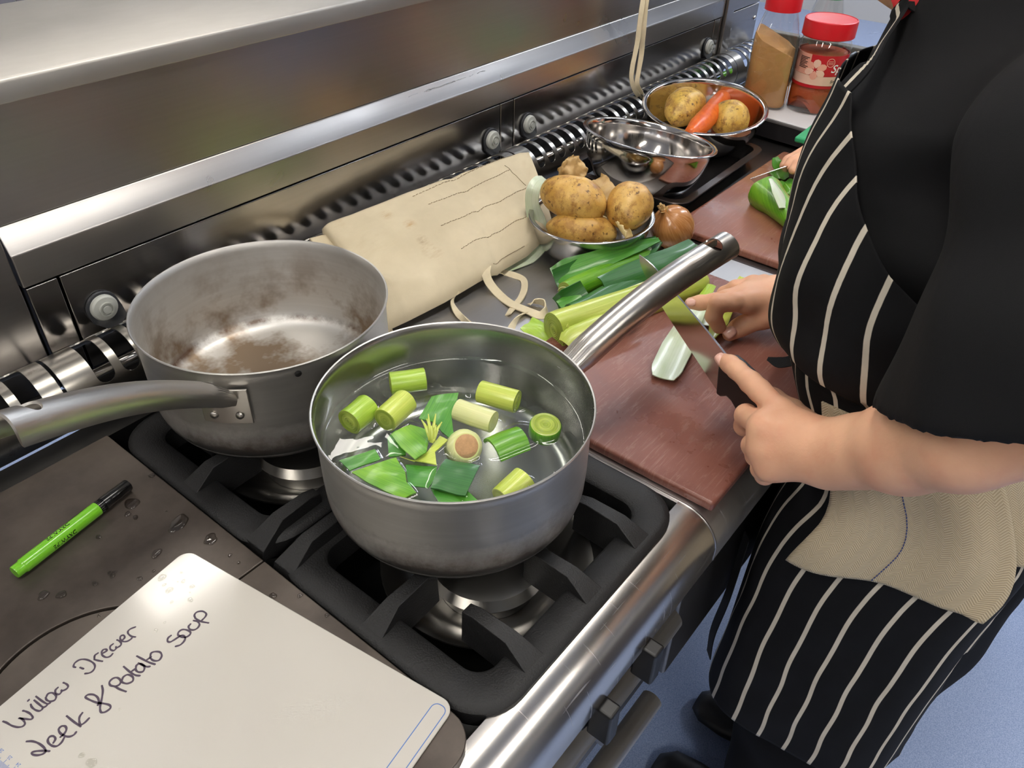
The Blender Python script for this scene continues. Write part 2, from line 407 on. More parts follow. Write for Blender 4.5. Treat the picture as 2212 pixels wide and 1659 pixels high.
for i, (lx0, lx1, ly, ls, tint) in enumerate(LAMPS):
    e = empty('ceiling_lamp', ((lx0 + lx1) / 2, ly, CEIL - 0.05), 'long fluorescent ceiling lamp %s, %s' % ('behind the shelf' if ly > 1.5 else 'in the added row above the range' if ly > 0 else 'in the added row above the aisle', 'added at the left end' if lx0 < 0 else 'over the pans' if lx0 < 2 else 'added right of the cooks' if lx0 < 4 else 'added at the far right'), 'lamp', 'fluorescent ceiling lamps')
    fr = MB()
    for s_ in (-1, 1): fr.box(lx0 - .02, lx1 + .02, ly + s_ * (LW + .006) - .006, ly + s_ * (LW + .006) + .006, CEIL - 0.05, CEIL - 0.002)
    for xx in (lx0 - .014, lx1 + .014): fr.box(xx - .012, xx + .012, ly - LW, ly + LW, CEIL - 0.05, CEIL - 0.002)
    build('housing', fr, LAMPFR, e, smooth=False)
    k = (tint, ls)
    if k not in _lm: _lm[k] = mat_emit('lamp_%s_%d' % k, (1.0, 0.95, 0.87) if tint == 'warm' else (0.86, 0.92, 1.0), ls)
    build('diffuser', MB().box(lx0, lx1, ly - LW, ly + LW, CEIL - 0.045, CEIL - 0.01), _lm[k], e, smooth=False)
# tall units along the far side of the aisle (the steel panels mirror them)
CABM = mat_plain('dark_cabinet', (70, 62, 58), 0.4); CABW = mat_plain('pale_cabinet', (150, 156, 168), 0.4)
for i, (x, wd, m, nm) in enumerate(((-1.2, .9, CABM, 'dark brown'), (-.2, .9, CABM, 'dark brown'), (.9, .8, CABW, 'pale blue grey'), (2.1, 1.0, CABM, 'dark brown'), (3.3, .9, CABW, 'pale blue grey'))):
    e = empty('tall_cabinet', (x, Y0 + .35, ZF), '%s tall cabinet against the wall across the aisle, %s' % (nm, ('leftmost', 'second from the left', 'in the middle', 'second from the right', 'rightmost')[i]), 'cabinet', '%s cabinets across the aisle' % nm)
    build('body', MB().box(x - wd / 2, x + wd / 2, Y0 + .01, Y0 + .6, ZF, .75), m, e, smooth=False, bevel=.004)
    for s in (-1, 1):
        d = build('door', MB().box(x + s * wd / 4 - wd / 4 + .006, x + s * wd / 4 + wd / 4 - .006, Y0 + .602, Y0 + .62, ZF + .1, .74), m, e, smooth=False, bevel=.003)
        build('handle', MB().box(x + s * .05 - .008, x + s * .05 + .008, Y0 + .621, Y0 + .645, -.25, .1), STEEL, d, smooth=False)

# ------------------------------------------------------------------ splashback with ledge, panels, shelf
def profile_x(prof, x0, x1):
    m = MB(); m.loft([[(x, y, z) for (y, z) in prof] for x in (x0, x1)]); return m
BX0, BX1 = 0.248, 1.849
sp = empty('splashback', ((BX0 + BX1) / 2, .8806, -.01), 'long steel wall panel with a sloping ledge behind both saucepans', 'splashback')
build('ledge', profile_x([(.8474, .1320), (.8474, .1698), (.8495, .1721), (.8620, .1962), (.8910, .1962), (.8910, .1320)], BX0, BX1), STEEL, sp, bevel=.0016, label='sloping steel ledge')
build('upper_panel', profile_x([(.8635, .1963), (.8635, .3159), (.8910, .3159), (.8910, .1963)], BX0 - 1.2, BX1 + .197), STEEL_V, sp, bevel=.001)
build('rear_sheet', MB().box(BX0, BX1, .8661, .8910, -.01, .1315), BLACK_EN, sp, smooth=False)
def lowpanel(x0, x1, par, nm='panel', z1=.1299): return build(nm, MB().box(x0, x1, .8490, .8651, .0, z1), STEEL_P, par, bevel=.0016)
for a, b in ((.2502, .2837), (1.0417, 1.0759), (1.8125, 1.8472)): lowpanel(a, b, sp, 'seam_strip')
GREYM = mat_plain('grey_nylon', (176, 178, 172), 0.45); RUB = mat_plain('dark_rubber', (48, 50, 54), 0.4)
def fastener(x, z, par, rot=0.0):
    c = np.array([x, .8490, z]); m = MB()
    m.lathe([(.0, 0), (.0155, 0), (.0155, .004), (.014, .0065), (.0085, .0072), (.0085, .0095), (.0072, .0095), (.0072, .0078), (.0046, .0078), (.0046, .0104), (0, .0104)], c - [0, .004, 0], 32, (0, -1, 0))
    f = build('fastener', m, GREYM, par, auto=30, label='round grey quarter-turn fastener')
    p = [(.019 * math.cos(a), .019 * math.sin(a)) for a in np.linspace(0, math.pi, 13)] + [(-.019, -.012), (-.011, -.024), (.004, -.029), (.017, -.026), (.019, -.012)]
    p = [(q[0] * math.cos(rot) - q[1] * math.sin(rot), q[0] * math.sin(rot) + q[1] * math.cos(rot)) for q in p]
    t = MB(); t.prism(p, lambda q: (x + q[0], .8488, z + q[1]), lambda q: (x + q[0], .8449 - max(0, -q[1] - .012) * .35, z + q[1]))
    build('tab', t, RUB, f, bevel=.0012, label='dark bent tab')
for (a, b, fx) in ((.2861, 1.0393, (.318, 1.0132)), (1.0783, 1.8101, (1.1147, 1.7892))):
    p = lowpanel(a, b, sp, 'lower_panel')
    for i, q in enumerate(fx): fastener(q, .0776, p, .25 if i == 0 else .2)
# deposit smear on the ledge
SMEAR = mat_plain('dried_smear', (176, 178, 184), 0.6, 0, 0.3, 200)
m = MB(); rs = random.Random(3)
for i in range(26):
    px = rs.gauss(965, 42); t = rs.random(); a = Py(px, 188 + (965 - px) * .36 + t * 26 - 3, .8552); L = rs.uniform(.004, .02); yy = .8552
    zc = float(np.clip(a[2], .189, .2075)); yy = .8495 + (zc - .1721) / (.1962 - .1721) * .012 - .0006
    m.tube(smooth_path([(a[0], yy, zc), (a[0] + L * .5, yy, zc + rs.uniform(-.0015, .0015)), (a[0] + L, yy, zc + rs.uniform(-.001, .001))], 3), [rs.uniform(.0003, .0008)] * 7, 5, .5)
build('dried_smear', m, SMEAR, sp, kind='stuff', label='pale dried smear on the ledge')
# shelf
sh = empty('shelf', (.3, .94, .327), 'deep brushed steel shelf with a rolled front edge above the splashback', 'shelf')
SHELF = mat_steel('shelf_steel', (188, 184, 177), 0.42, (30, 60, 60), 0.02)
SHY = 1.114
build('shelf_top', profile_x([(.8288, .3200), (.8288, .3382), (.8300, .3410), (.8329, .3420), (SHY, .3420), (SHY, .3366), (.8340, .3366), (.8340, .3200)], -1.2, 2.041), SHELF, sh, bevel=.0012)
build('soffit', MB().box(-1.2, 1.97, .8412, SHY - .01, .3164, .3195), STEEL_V, sh, smooth=False)
for x in (-1.0, .5, 1.9): build('upright', MB().box(x - .02, x + .02, 1.02, 1.07, -.9, .3159), STEEL_DARK, sh, smooth=False)
# end pieces beside the main splashback
e = empty('side_splashback', (-.4, .8599, -.01), 'plain dark steel splashback at the left edge behind the black handle end', 'splashback')
build('side_panel', MB().box(-1.2, .1689, .8490, .8910, .0, .1957), STEEL_V, e, bevel=.0015)
build('side_strip', MB().box(.1715, .2455, .8490, .8910, .0, .1957), STEEL_V, e, bevel=.0015)
e = empty('splashback_end', (1.88, .8599, -.01), 'screwed steel end panel of the splashback behind the spice bottles', 'splashback')
build('post', MB().box(1.8518, 1.8892, .8412, .8910, .0, .3154), STEEL_V, e, bevel=.002)
p = build('end_panel', MB().box(1.8917, 2.045, .8490, .8910, .0, .1310), STEEL_V, e, bevel=.0015)
for (sx, sz) in ((1.898, .0942), (2.031, .0983)): build('screw', MB().lathe([(0, 0), (.0055, 0), (.0055, .001), (.004, .003), (0, .0036)], (sx, .8490, sz), 20, (0, -1, 0)), STEEL_SHINY, p)
build('top_panel', MB().box(1.8917, 2.045, .8490, .8910, .1336, .3154), STEEL_V, e, bevel=.0015)

# ------------------------------------------------------------------ slotted flue guards
GR, GC = .0394, (.811, .0237)
def guard_map(u, v, wd):
    # v: arc length from the foot of the front skirt
    r = GR - wd; ph0 = R(-30); sk = .010
    if v < sk: return (u, GC[0] - GR * math.cos(ph0) + wd, -.006 + v)
    ph = ph0 + (v - sk) / GR
    return (u, GC[0] - r * math.cos(ph), GC[1] + r * math.sin(ph))
GUARD = mat_steel('flue_guard_steel', (170, 166, 158), 0.3, (3, 200, 200), 0.02, dirt=(70, 58, 46), dirt_at=0.62, dscale=25)
VTOP = .010 + GR * R(178)
def slot(cu, wd=.0202, v0=.010 + GR * R(43), v1=.010 + GR * R(158)):
    r = wd / 2; o = []
    for a in np.linspace(math.pi, 2 * math.pi, 8): o.append((cu + r * math.cos(a), v0 + r + r * math.sin(a)))
    for t in np.linspace(.12, .88, 7): o.append((cu + r, v0 + r + (v1 - v0 - wd) * t))
    for a in np.linspace(0, math.pi, 8): o.append((cu + r * math.cos(a), v1 - r + r * math.sin(a)))
    for t in np.linspace(.88, .12, 7): o.append((cu - r, v0 + r + (v1 - v0 - wd) * t))
    return o
GL = .789
vs = list(np.linspace(0, VTOP, 18)); out = [(0, v) for v in reversed(vs)][:-1] + [(u, 0) for u in np.linspace(0, GL, 28)] + [(GL, v) for v in vs[1:]] + [(u, VTOP) for u in np.linspace(GL, 0, 28)][1:-1]
gm = MB().sheet(out, [slot(.043 + i * .02984) for i in range(25)], guard_map, .0016, (.0096, .008))
names = ['slotted steel flue guard at far left behind the dark plate handle end', 'long slotted steel flue guard running behind both saucepans', 'slotted steel flue guard running behind the steel bowls', 'short slotted flue guard beyond the spice bottles']
g0 = None
for i, gx in enumerate((-.5645, .2285, 1.0215, 1.8145)):
    if i == 0:
        ge = empty('flue_guard', (gx, .79, -.006), names[0], 'flue guard', 'slotted flue guards')
        gm.xf(Matrix.Translation((gx, 0, 0))); g0 = build('slotted_tube', gm, GUARD, ge, auto=40)
        build('inner_rod', MB().tube([(gx + .01, .813, .0206), (gx + GL - .01, .813, .0206)], .0075, 12), STEEL_SHINY, ge, label='bright burner rail inside')
        build('cavity_shade', MB().box(gx + .005, gx + GL - .005, .786, .842, -.006, .003), BLACK, ge, smooth=False)  # black box standing in for the shade inside the guard
    elif i < 3:
        c = dup(ge); c.location.x += gx + .5645; c['label'] = names[i]
    else:
        ge3 = empty('flue_guard', (gx, .79, -.006), names[3], 'flue guard', 'slotted flue guards')
        m = MB().sheet([(0, 0), (.22, 0)] + [(.22, v) for v in vs[1:]] + [(0, v) for v in reversed(vs)][:-1], [slot(.043 + k * .02984) for k in range(6)], guard_map, .0016, (.0096, .008))
        m.xf(Matrix.Translation((gx, 0, 0))); build('slotted_tube', m, GUARD, ge3, auto=40)

# ------------------------------------------------------------------ cooking ranges
def nose(yb=.755, zt=-.010, r=.042, yf=.165):
    p = [(yb, zt)]; cy, cz = yf + r, zt - r
    for a in np.linspace(90, 180, 12): p.append((cy + r * math.cos(R(a)), cz + r * math.sin(R(a))))
    return p + [(yf, cz - .012), (yf + .004, cz - .014), (yf + .022, cz - .014), (yf + .022, zt - .04), (yb, zt - .04)]
def range_unit(name, x0, x1, label, deckmat, well=None):
    e = empty(name, ((x0 + x1) / 2, .45, ZF), label, 'cooking range')
    p = nose()
    if well:
        front = [q for q in p if q[0] <= .2075 or q[1] < -.049]
        pf = [(.214, -.010)] + [q for q in p[1:] if q[0] <= .2075 and q[1] > -.07] + [(.187, -.066), (.187, -.05), (.214, -.05)]
        build('front_nose', profile_x(pf, x0, x1), STEEL_NOSE, e, auto=40, label='rounded scratched steel front nose')
        build('well', MB().box(x0, x1, .214, .736, -.09, -.075), BLACK_EN, e, smooth=False)
        build('back_rail', MB().box(x0, x1, .7365, .7700, -.09, -.004), BLACK_EN, e, smooth=False)
        build('side_rail', MB().box(x1 - .003, x1, .214, .7360, -.075, -.010), STEEL_DECK, e, smooth=False)
    else:
        build('deck', profile_x(p, x0, x1), deckmat, e, auto=40)
        build('back_rail', MB().box(x0, x1, .7565, .7700, -.05, -.002), STEEL_DARK, e, smooth=False)
    build('body', MB().box(x0 + .004, x1 - .004, .205, .766, -.31, -.0905 if well else -.0515), STEEL_DARK, e, smooth=False)
    for lx in (x0 + .05, x1 - .05):
        for ly in (.5, .72): build('leg', MB().box(lx - .02, lx + .02, ly - .02, ly + .02, ZF, -.311), STEEL_DARK, e, smooth=False)
    return e
r1 = range_unit('cooking_range', -1.2, .5555, 'steel cooking range with two knobs under the front burner', STEEL_NOSE, well=True)
build('control_panel', MB().box(-1.2, .5545, .187, .204, -.140, -.067), STEEL_DARK, r1, bevel=.006)
RAIL = mat_steel('satin_rail_steel', (206, 202, 196), 0.42, (4, 200, 200), 0.02)
build('lower_roll', MB().tube([(-1.2, .190, -.158), (.535, .190, -.158)], .017, 18), RAIL, r1)
hd = build('door_handle', MB().tube([(-1.2, .158, -.182), (.452, .158, -.182)], .0115, 16), RAIL, r1, label='round steel door rail')
build('rail_bracket', MB().box(.38, .395, .16, .2, -.188, -.176), STEEL, hd, smooth=False)
build('trim_edge', MB().tube(smooth_path([(.5545, .172, -.066), (.5545, .183, -.072), (.5545, .187, -.095), (.5545, .190, -.140), (.5545, .20, -.16)], 5), .0022, 8), STEEL, r1, label='bright curved panel edge')
for (kx, kz) in ((.352, -.088), (.425, -.083)):
    c = np.array([kx, .187, kz]); m = MB()
    k = build('knob', m.lathe([(0, 0), (.024, 0), (.024, .006), (.0215, .012), (.0195, .0125), (.0195, .0135), (0, .0135)], c, 8, (0, -1, 0)), BLACK_PL, r1, bevel=.001, auto=20, label='black faceted control knob')
    build('grip', MB().box(kx - .0085, kx + .0085, .150, .1735, kz - .0235, kz + .0235), BLACK_PL, k, bevel=.003)
r2 = range_unit('griddle_range', .5570, 1.0560, 'steel topped range under the front brown board', STEEL_DECK)
build('front_panel', MB().box(.558, 1.055, .188, .204, -.300, -.064), STEEL_DARK, r2, bevel=.004)
r3 = range_unit('plate_range', 1.0575, 2.0, 'dark topped range under the black baking tray and rear board', STEEL_DARK)
build('front_panel', MB().box(1.0585, 1.999, .188, .204, -.300, -.064), STEEL_DARK, r3, bevel=.004)
# seam wire between the first two units
build('seam_trim', profile_x([(q[0] - .0006 if i else q[0], q[1] + .0006) for i, q in enumerate(nose()[:16])] + [(q[0], q[1] - .001) for q in reversed(nose()[:16])], .5553, .5572), STEEL, r2, label='thin raised seam between the units')

# solid iron plates
def arcbite(cx, cy, r, a0, a1, n=40): return [(cx + r * math.cos(a), cy + r * math.sin(a)) for a in np.linspace(a0, a1, n)]
RC = (.0677, .4562); RR = .0872; YJ = .4655; g = .0008
XL, XR, YB, YF = -1.1, .2365, .7345, .2045
a = math.asin((YJ + g - RC[1]) / RR)
poly = [(XL, YJ + g)] + arcbite(*RC, RR, math.pi - a, a) + [(XR, YJ + g), (XR, YB), (XL, YB)]
build('solid_top_plate', MB().prism(poly, -.0745, 0.0), PLATE, smooth=False, bevel=.0012, label='dark iron hob plate with the green marker lying on it', cat='hob plate')
a = math.asin((YJ - g - RC[1]) / RR); rc = .028
corner = [(XR - rc + rc * math.cos(t), YF + rc + rc * math.sin(t)) for t in np.linspace(-math.pi / 2, 0, 8)]
poly = [(XL, YF)] + corner + [(XR, YJ - g)] + arcbite(*RC, RR, a, -math.pi - a, 80) + [(XL, YJ - g)]
build('solid_top_plate', MB().prism(poly, -.0745, 0.0), PLATE, smooth=False, bevel=.0012, label='dark iron hob plate under the white handwritten board', cat='hob plate')
build('hob_ring_lid', MB().lathe([(0, -.0745), (.0845, -.0745), (.0845, -.001), (.0835, 0), (0, 0)], (*RC, 0), 64), PLATE, smooth=True, auto=30, label='round iron lid set in the dark hob plate at lower left', cat='hob lid')

# pan supports with raised fins
def pan_support(y0, y1, label, fins):
    x0, x1 = .2395, .5500; e = empty('pan_support', ((x0 + x1) / 2, (y0 + y1) / 2, -.02), label, 'pan support')
    def rr(ins, z, r):
        o = []; r = max(r, .006)
        for (cx, cy, a0) in ((x1 - ins - r, y0 + ins + r, -90), (x1 - ins - r, y1 - ins - r, 0), (x0 + ins + r, y1 - ins - r, 90), (x0 + ins + r, y0 + ins + r, 180)):
            o += [(cx + r * math.cos(R(a0 + t)), cy + r * math.sin(R(a0 + t)), z) for t in np.linspace(0, 90, 9)]
        return o
    m = MB(); m.loft([rr(.0, -.020, .045), rr(.0, -.006, .045), rr(.003, -.0025, .043), rr(.0075, -.0015, .04), rr(.031, -.004, .022), rr(.034, -.007, .02), rr(.036, -.034, .02), rr(.006, -.034, .04)], loop=True)
    build('rim', m, CAST, e, auto=40)
    for (fx, fy, ang, ln) in fins:
        d = np.array([math.cos(R(ang)), math.sin(R(ang)), 0]); s = np.array([-d[1], d[0], 0]); o = np.array([fx, fy, 0])
        prof = [(.0, -.014, .0135), (.003, -.004, .013), (.033, .0115, .0075), (ln - .012, .0118, .0065), (ln, .0085, .006)]
        rings = []
        for (t, z, hw) in prof: rings.append([o + d * t - s * hw + [0, 0, z], o + d * t + s * hw + [0, 0, z], o + d * t + s * (hw + .0015) + [0, 0, -.031 if t > .01 else -.015], o + d * t - s * (hw + .0015) + [0, 0, -.031 if t > .01 else -.015]])
        build('fin', MB().loft(rings), CAST, e, bevel=.0022)
    return e
FX0, FX1 = .2405, .549
fins = [(.311, .2035, 90, .082), (.398, .2035, 90, .082), (.479, .2035, 90, .082), (FX0, .336, 0, .082), (FX0, .448, 0, .08), (FX1, .336, 180, .08), (FX1, .448, 180, .08)]
pan_support(.2025, .4695, 'black cast iron pan support under the front saucepan', fins)
fins = [(.311, .733, -90, .08), (.398, .733, -90, .08), (.479, .733, -90, .08), (FX0, .6, 0, .085), (FX0, .49, 0, .08), (FX1, .6, 180, .085), (FX1, .49, 180, .08)]
pan_support(.4705, .7340, 'black cast iron pan support under the rear saucepan', fins)
DISH = mat_steel('burner_dish_steel', (190, 188, 184), 0.3, (40, 40, 40), 0.02)
for (cx, cy, lb) in ((.393, .331, 'front'), (.393, .602, 'rear')):
    e = empty('burner', (cx, cy, -.074), 'round steel gas burner below the %s saucepan' % lb, 'burner')
    build('dish', MB().lathe([(0, -.073), (.05, -.073), (.098, -.038), (.104, -.0362), (.104, -.034), (.097, -.035), (.05, -.069), (0, -.069)], (cx, cy, 0), 56), DISH, e, auto=40)
    build('burner_head', MB().lathe([(0, -.0685), (.05, -.0685), (.052, -.052), (.06, -.044), (.056, -.032), (.03, -.024), (0, -.0225)], (cx, cy, 0), 48), DISH, e, auto=50)
# ------------------------------------------------------------------ saucepans
def mat_pan(name, inner):
    m = NT(name); v = m.coord((4, 4, 260)); g = m.noise(v, 1, 3); o = m.coord(); n = m.noise(o, 22, 6, 0.7); n2 = m.noise(m.coord((1, 1, 1), loc=(3, 1, 2)), 9, 5, 0.65)
    sx = m.n('ShaderNodeSeparateXYZ'); m.l(m.tc.outputs['Object'], sx.inputs[0]); z = sx.outputs[2]
    base = m.mix(g, lin((196, 194, 190)), lin((216, 214, 210)))
    if inner:
        st = m.math('MULTIPLY', m.rng(n2, 0, 1, 0.47, 0.60), m.rng(z, 1, 0.15, 0.03, 0.11))
        base = m.mix(m.math('MULTIPLY', st, 0.8), base, lin((120, 92, 56)))
        ring = m.math('MULTIPLY', m.rng(m.math('ABSOLUTE', m.math('SUBTRACT', z, 0.016)), 1, 0, 0.001, 0.006), m.rng(n, 0, 1, 0.42, 0.6))
        base = m.mix(m.math('MULTIPLY', ring, 0.8), base, lin((80, 48, 24)))
    sc = m.rng(m.math('ADD', z, m.math('MULTIPLY', m.math('SUBTRACT', n, 0.5), 0.06)), 1, 0, 0.016, 0.052)
    scorch = m.mix(m.rng(m.math('ADD', z, m.math('MULTIPLY', m.math('SUBTRACT', n2, 0.5), 0.03)), 0, 1, 0.012, 0.034), lin((14, 11, 9)), lin((70, 48, 30)))
    if not inner: base = m.mix(m.math('MULTIPLY', sc, 0.93), base, scorch)
    m.set(col=base, rough=m.rng(g, 0.42, 0.52), metal=1.0 if inner else m.math('SUBTRACT', 1.0, m.math('MULTIPLY', sc, .75))); m.bump(g, 0.02, 0.0005)
    return m.m
PAN_OUT = mat_pan('pan_outside_steel', False); PAN_IN_DIRTY = mat_pan('pan_inside_stained', True)
PAN_IN = mat_steel('pan_inside_steel', (176, 175, 172), 0.24, (4, 4, 260), 0.02)
HANDLE = mat_steel('handle_steel', (208, 204, 198), 0.3, (4, 4, 4), 0.01)
def pan_body(e, c, Rm, zb, zr, inmat):
    s = Rm / .1295; h = zr - zb; m = MB(); Z = lambda t: zb + t
    m.lathe([(q[0] * s, Z(q[1])) for q in [(0, 0), (.112, 0), (.1175, .0016), (.1195, .005), (.1190, .0062), (.1225, .011), (.1252, .022), (.1260, .04), (.1262, h - .0145), (.1268, h - .0135), (.1268, h - .007), (.1278, h - .003), (.1290, h - .0012), (.1295, h - .0002), (.1288, h + .0008), (.1275, h + .0002)]], (c[0], c[1], 0), 96)
    m.cur = 1
    m.lathe([(q[0] * s, Z(q[1])) for q in [(.1275, h + .0002), (.1262, h - .002), (.1248, h - .007), (.1244, .04), (.1225, .022), (.117, .0115), (.109, .0075), (.104, .0066), (.0, .006)]], (c[0], c[1], 0), 96)
    return build('body', m, [PAN_OUT, inmat], e, auto=50)
def arch_handle(e, base, tip, w0, w1, ht, hole, L0=.0, nose_cut=0.0, name='handle'):
    base = np.asarray(base, float); tip = np.asarray(tip, float); d = unit(tip - base); L = np.linalg.norm(tip - base)
    sd = unit(np.cross(d, [0, 0, 1])); u = np.cross(sd, d)
    A = R(118)
    def mp(a, b, wd):
        t = min(1, max(0, a / L)); w = (w0 + (w1 - w0) * t) * (1.0 if a > .03 else .85 + .15 * max(0, a) / .03) ; ph = b * A
        w -= wd; hh = ht * (1.0 if a > .03 else .7 + .3 * max(0, a) / .03) - wd
        return base + d * a + sd * (w * math.sin(ph) if abs(ph) < math.pi / 2 else math.copysign(w, ph) * math.sin(abs(ph)) ** .6) + u * (hh * math.cos(ph) - ht * .35) + np.array([0, 0, .012 * math.sin(math.pi * t)])
    n = 40; vs = np.linspace(-1, 1, 25)
    out = [(0, b) for b in reversed(vs)][:-1] + [(a, -1) for a in np.linspace(0, L - nose_cut, n)][:-1] + [(L - nose_cut * abs(b) ** 3, b) for b in vs][:-1] + [(a, 1) for a in np.linspace(L - nose_cut, 0, n)][:-1]
    hl = [[(hole[0] + hole[1] * math.cos(t), hole[2] * math.sin(t)) for t in np.linspace(0, 2 * math.pi, 28, endpoint=False)]] if hole else []
    return build(name, MB().sheet(out, hl, mp, .0018, (.006, .08)), HANDLE, e, auto=45)
# front pan, filled
FP = (.413, .3875); FR = .1295; FZ = .120
e = empty('saucepan', (FP[0], FP[1], .0125), 'steel saucepan full of water and cut leeks on the front burner', 'saucepan')
pan_front = e; pan_body(e, FP, FR, .0125, FZ, PAN_IN)
hb = np.array([.413 + .1262 * .97, .3875 - .1262 * .244, .0985]); ht_ = np.array(Pz(1574, 519, .1725))
h = arch_handle(e, hb, ht_, .0165, .0165, .0155, (np.linalg.norm(ht_ - hb) - .026, .0085, .40), nose_cut=.004)
# rear pan, empty
RP = (.3985, .6465); RR2 = .132
e = empty('saucepan', (RP[0], RP[1], .0125), 'empty stained steel saucepan on the rear burner', 'saucepan')
pan_body(e, RP, RR2, .0125, .130, PAN_IN_DIRTY)
rd = unit(np.array([-.82, -.58, 0])); hb = np.array([RP[0], RP[1], .107]) + rd * .131; tp = np.array(Pz(-10, 926, .266))
h = arch_handle(e, hb, tp, .0180, .0125, .0150, (np.linalg.norm(tp - hb) - .028, .008, .32), nose_cut=.010)
sd = np.array([-rd[1], rd[0], 0])
brk = MB(); q = np.array([RP[0], RP[1], 0]) + rd * .1305
rings = []
for t in np.linspace(-.024, .024, 9): rings.append([q + sd * t - rd * (t * t / (2 * .13)) + np.array([0, 0, z]) + rd * k for (z, k) in ((.072, .0005), (.072, .0028), (.113, .0028), (.113, .0005))])
brk.loft(rings); build('bracket', brk, HANDLE, h, bevel=.0006)
for (t, z) in ((-.012, .082), (.013, .083), (.0, .102)): build('rivet', MB().lathe([(0, 0), (.0042, 0), (.0036, .0014), (0, .002)], q + sd * t + np.array([0, 0, z]) + rd * .0028, 16, rd), HANDLE, h)
build('vent_hole', MB().lathe([(0, 0), (.0034, 0), (.0034, .0005), (0, .0005)], np.array([RP[0], RP[1], .1195]) + unit([-.39, -.92, 0]) * .1296, 16, unit([-.39, -.92, 0])), BLACK, e)
# water
WZ = .0765
WATER = mat_clear('water', (.93, .97, .94), 0.02, 0.015, 1.33, 0.06, 28)
FOOT = []
# drops on the front pan rim and handle
DROP = mat_clear('water_drop', (.9, .9, .9), 0.02, 0.04, 1.4)
m = MB(); rs = random.Random(11)
for i in range(70):
    a = rs.uniform(0, 2 * math.pi); r = rs.choice([.1292, .1255, .1283, .127]); z = FZ + .0004 if r > .1265 else FZ - rs.uniform(.004, .012)
    m.blob((FP[0] + r * math.cos(a), FP[1] + r * math.sin(a), z), (.0011 * rs.uniform(.5, 1.5), .0009, .0005), (-math.sin(a), math.cos(a), 0), sub=1, amp=0)
build('splash_drops', m, DROP, pan_front, kind='stuff', label='tiny water beads on the rim')

# ------------------------------------------------------------------ leek building blocks
def leek_mat(name, a, b, c=None, rough=0.33, vein=620):
    m = NT(name); v = m.coord((vein, 6, 1), 'UV'); g = m.noise(v, 1, 3, .6); o = m.noise(m.coord((30, 10, 1), 'UV'), 1, 3)
    col = m.mix(m.rng(g, 0, 1, .3, .7), lin(a), lin(b))
    if c: col = m.mix(m.rng(o, 0, .8, .45, .7), col, lin(c))
    m.set(col=col, rough=rough, coat=.25, coatr=.15, sss=.12); m.b.inputs['Subsurface Radius'].default_value = (.003, .005, .001)
    m.bump(g, .35, .0006); return m.m
LK_LIME = leek_mat('leek_lime', (150, 186, 52), (178, 206, 84), (122, 168, 40))
LK_GREEN = leek_mat('leek_green', (70, 132, 22), (112, 172, 40), (140, 190, 50))
LK_DARK = leek_mat('leek_dark', (28, 84, 34), (58, 118, 50), (44, 104, 36), .42)
LK_MID = leek_mat('leek_mid', (58, 130, 34), (96, 160, 56), (44, 112, 40))
LK_PALE = leek_mat('leek_pale', (204, 208, 142), (226, 226, 172), (190, 200, 110))
LK_YEL = leek_mat('leek_yellowgreen', (178, 196, 74), (208, 216, 110), (160, 186, 56))
LK_WHITE = leek_mat('leek_white_inside', (196, 208, 178), (218, 226, 204), (180, 200, 150))
RINGM = leek_mat('leek_cut_rings', (112, 138, 34), (190, 204, 96), None, .3, 40)
RINGP = leek_mat('leek_cut_rings_pale', (186, 190, 100), (222, 222, 160), None, .3, 40)
def stalk(name, a, b, prof, mat, capmat, parent=None, seg=28, oval=1.0, wob=0.0, seed=0, **kw):
    """leek length from a to b; prof: (t, radius); ring grooves on both cut ends"""
    a = np.asarray(a, float); b = np.asarray(b, float); d = unit(b - a); L = np.linalg.norm(b - a)
    u = unit(np.array([0, 0, 1.0]) - d * d[2]); s = np.cross(d, u); m = MB(); uv = []
    def ring(t, r, off=0.0):
        o = []
        for j in range(seg + 1):
            th = -math.pi / 2 + 2 * math.pi * j / seg; k = 1 + wob * noise.noise(Vector((math.cos(th) * 1.5 + seed, math.sin(th) * 1.5, t * 3)))
            o.append(a + d * (t * L + off) + (s * math.cos(th) * oval + u * math.sin(th)) * r * k)
        return o
    pts = []
    for (t, r) in prof:
        pts += ring(t, r); uv += [(r * 2 * math.pi * j / seg, t * L) for j in range(seg + 1)]
    m.grid(pts, seg + 1, len(prof)); m.cur = 1
    for (t, r, sg) in ((prof[0][0], prof[0][1], -1), (prof[-1][0], prof[-1][1], 1)):
        n = max(4, int(r / .0022)); pts = []; nr = 0
        for i in range(n * 2 + 1):
            rr = r * (1 - i / (n * 2)) + 1e-5; off = sg * (.0005 if i % 2 else -.0002) * (0 if i == 0 else 1)
            pts += ring(t, rr, off); uv += [(rr * 6, rr)] * (seg + 1); nr += 1
        m.grid(pts, seg + 1, nr)
    return build(name, m, [mat, capmat], parent, uvs=uv, auto=60, **kw)
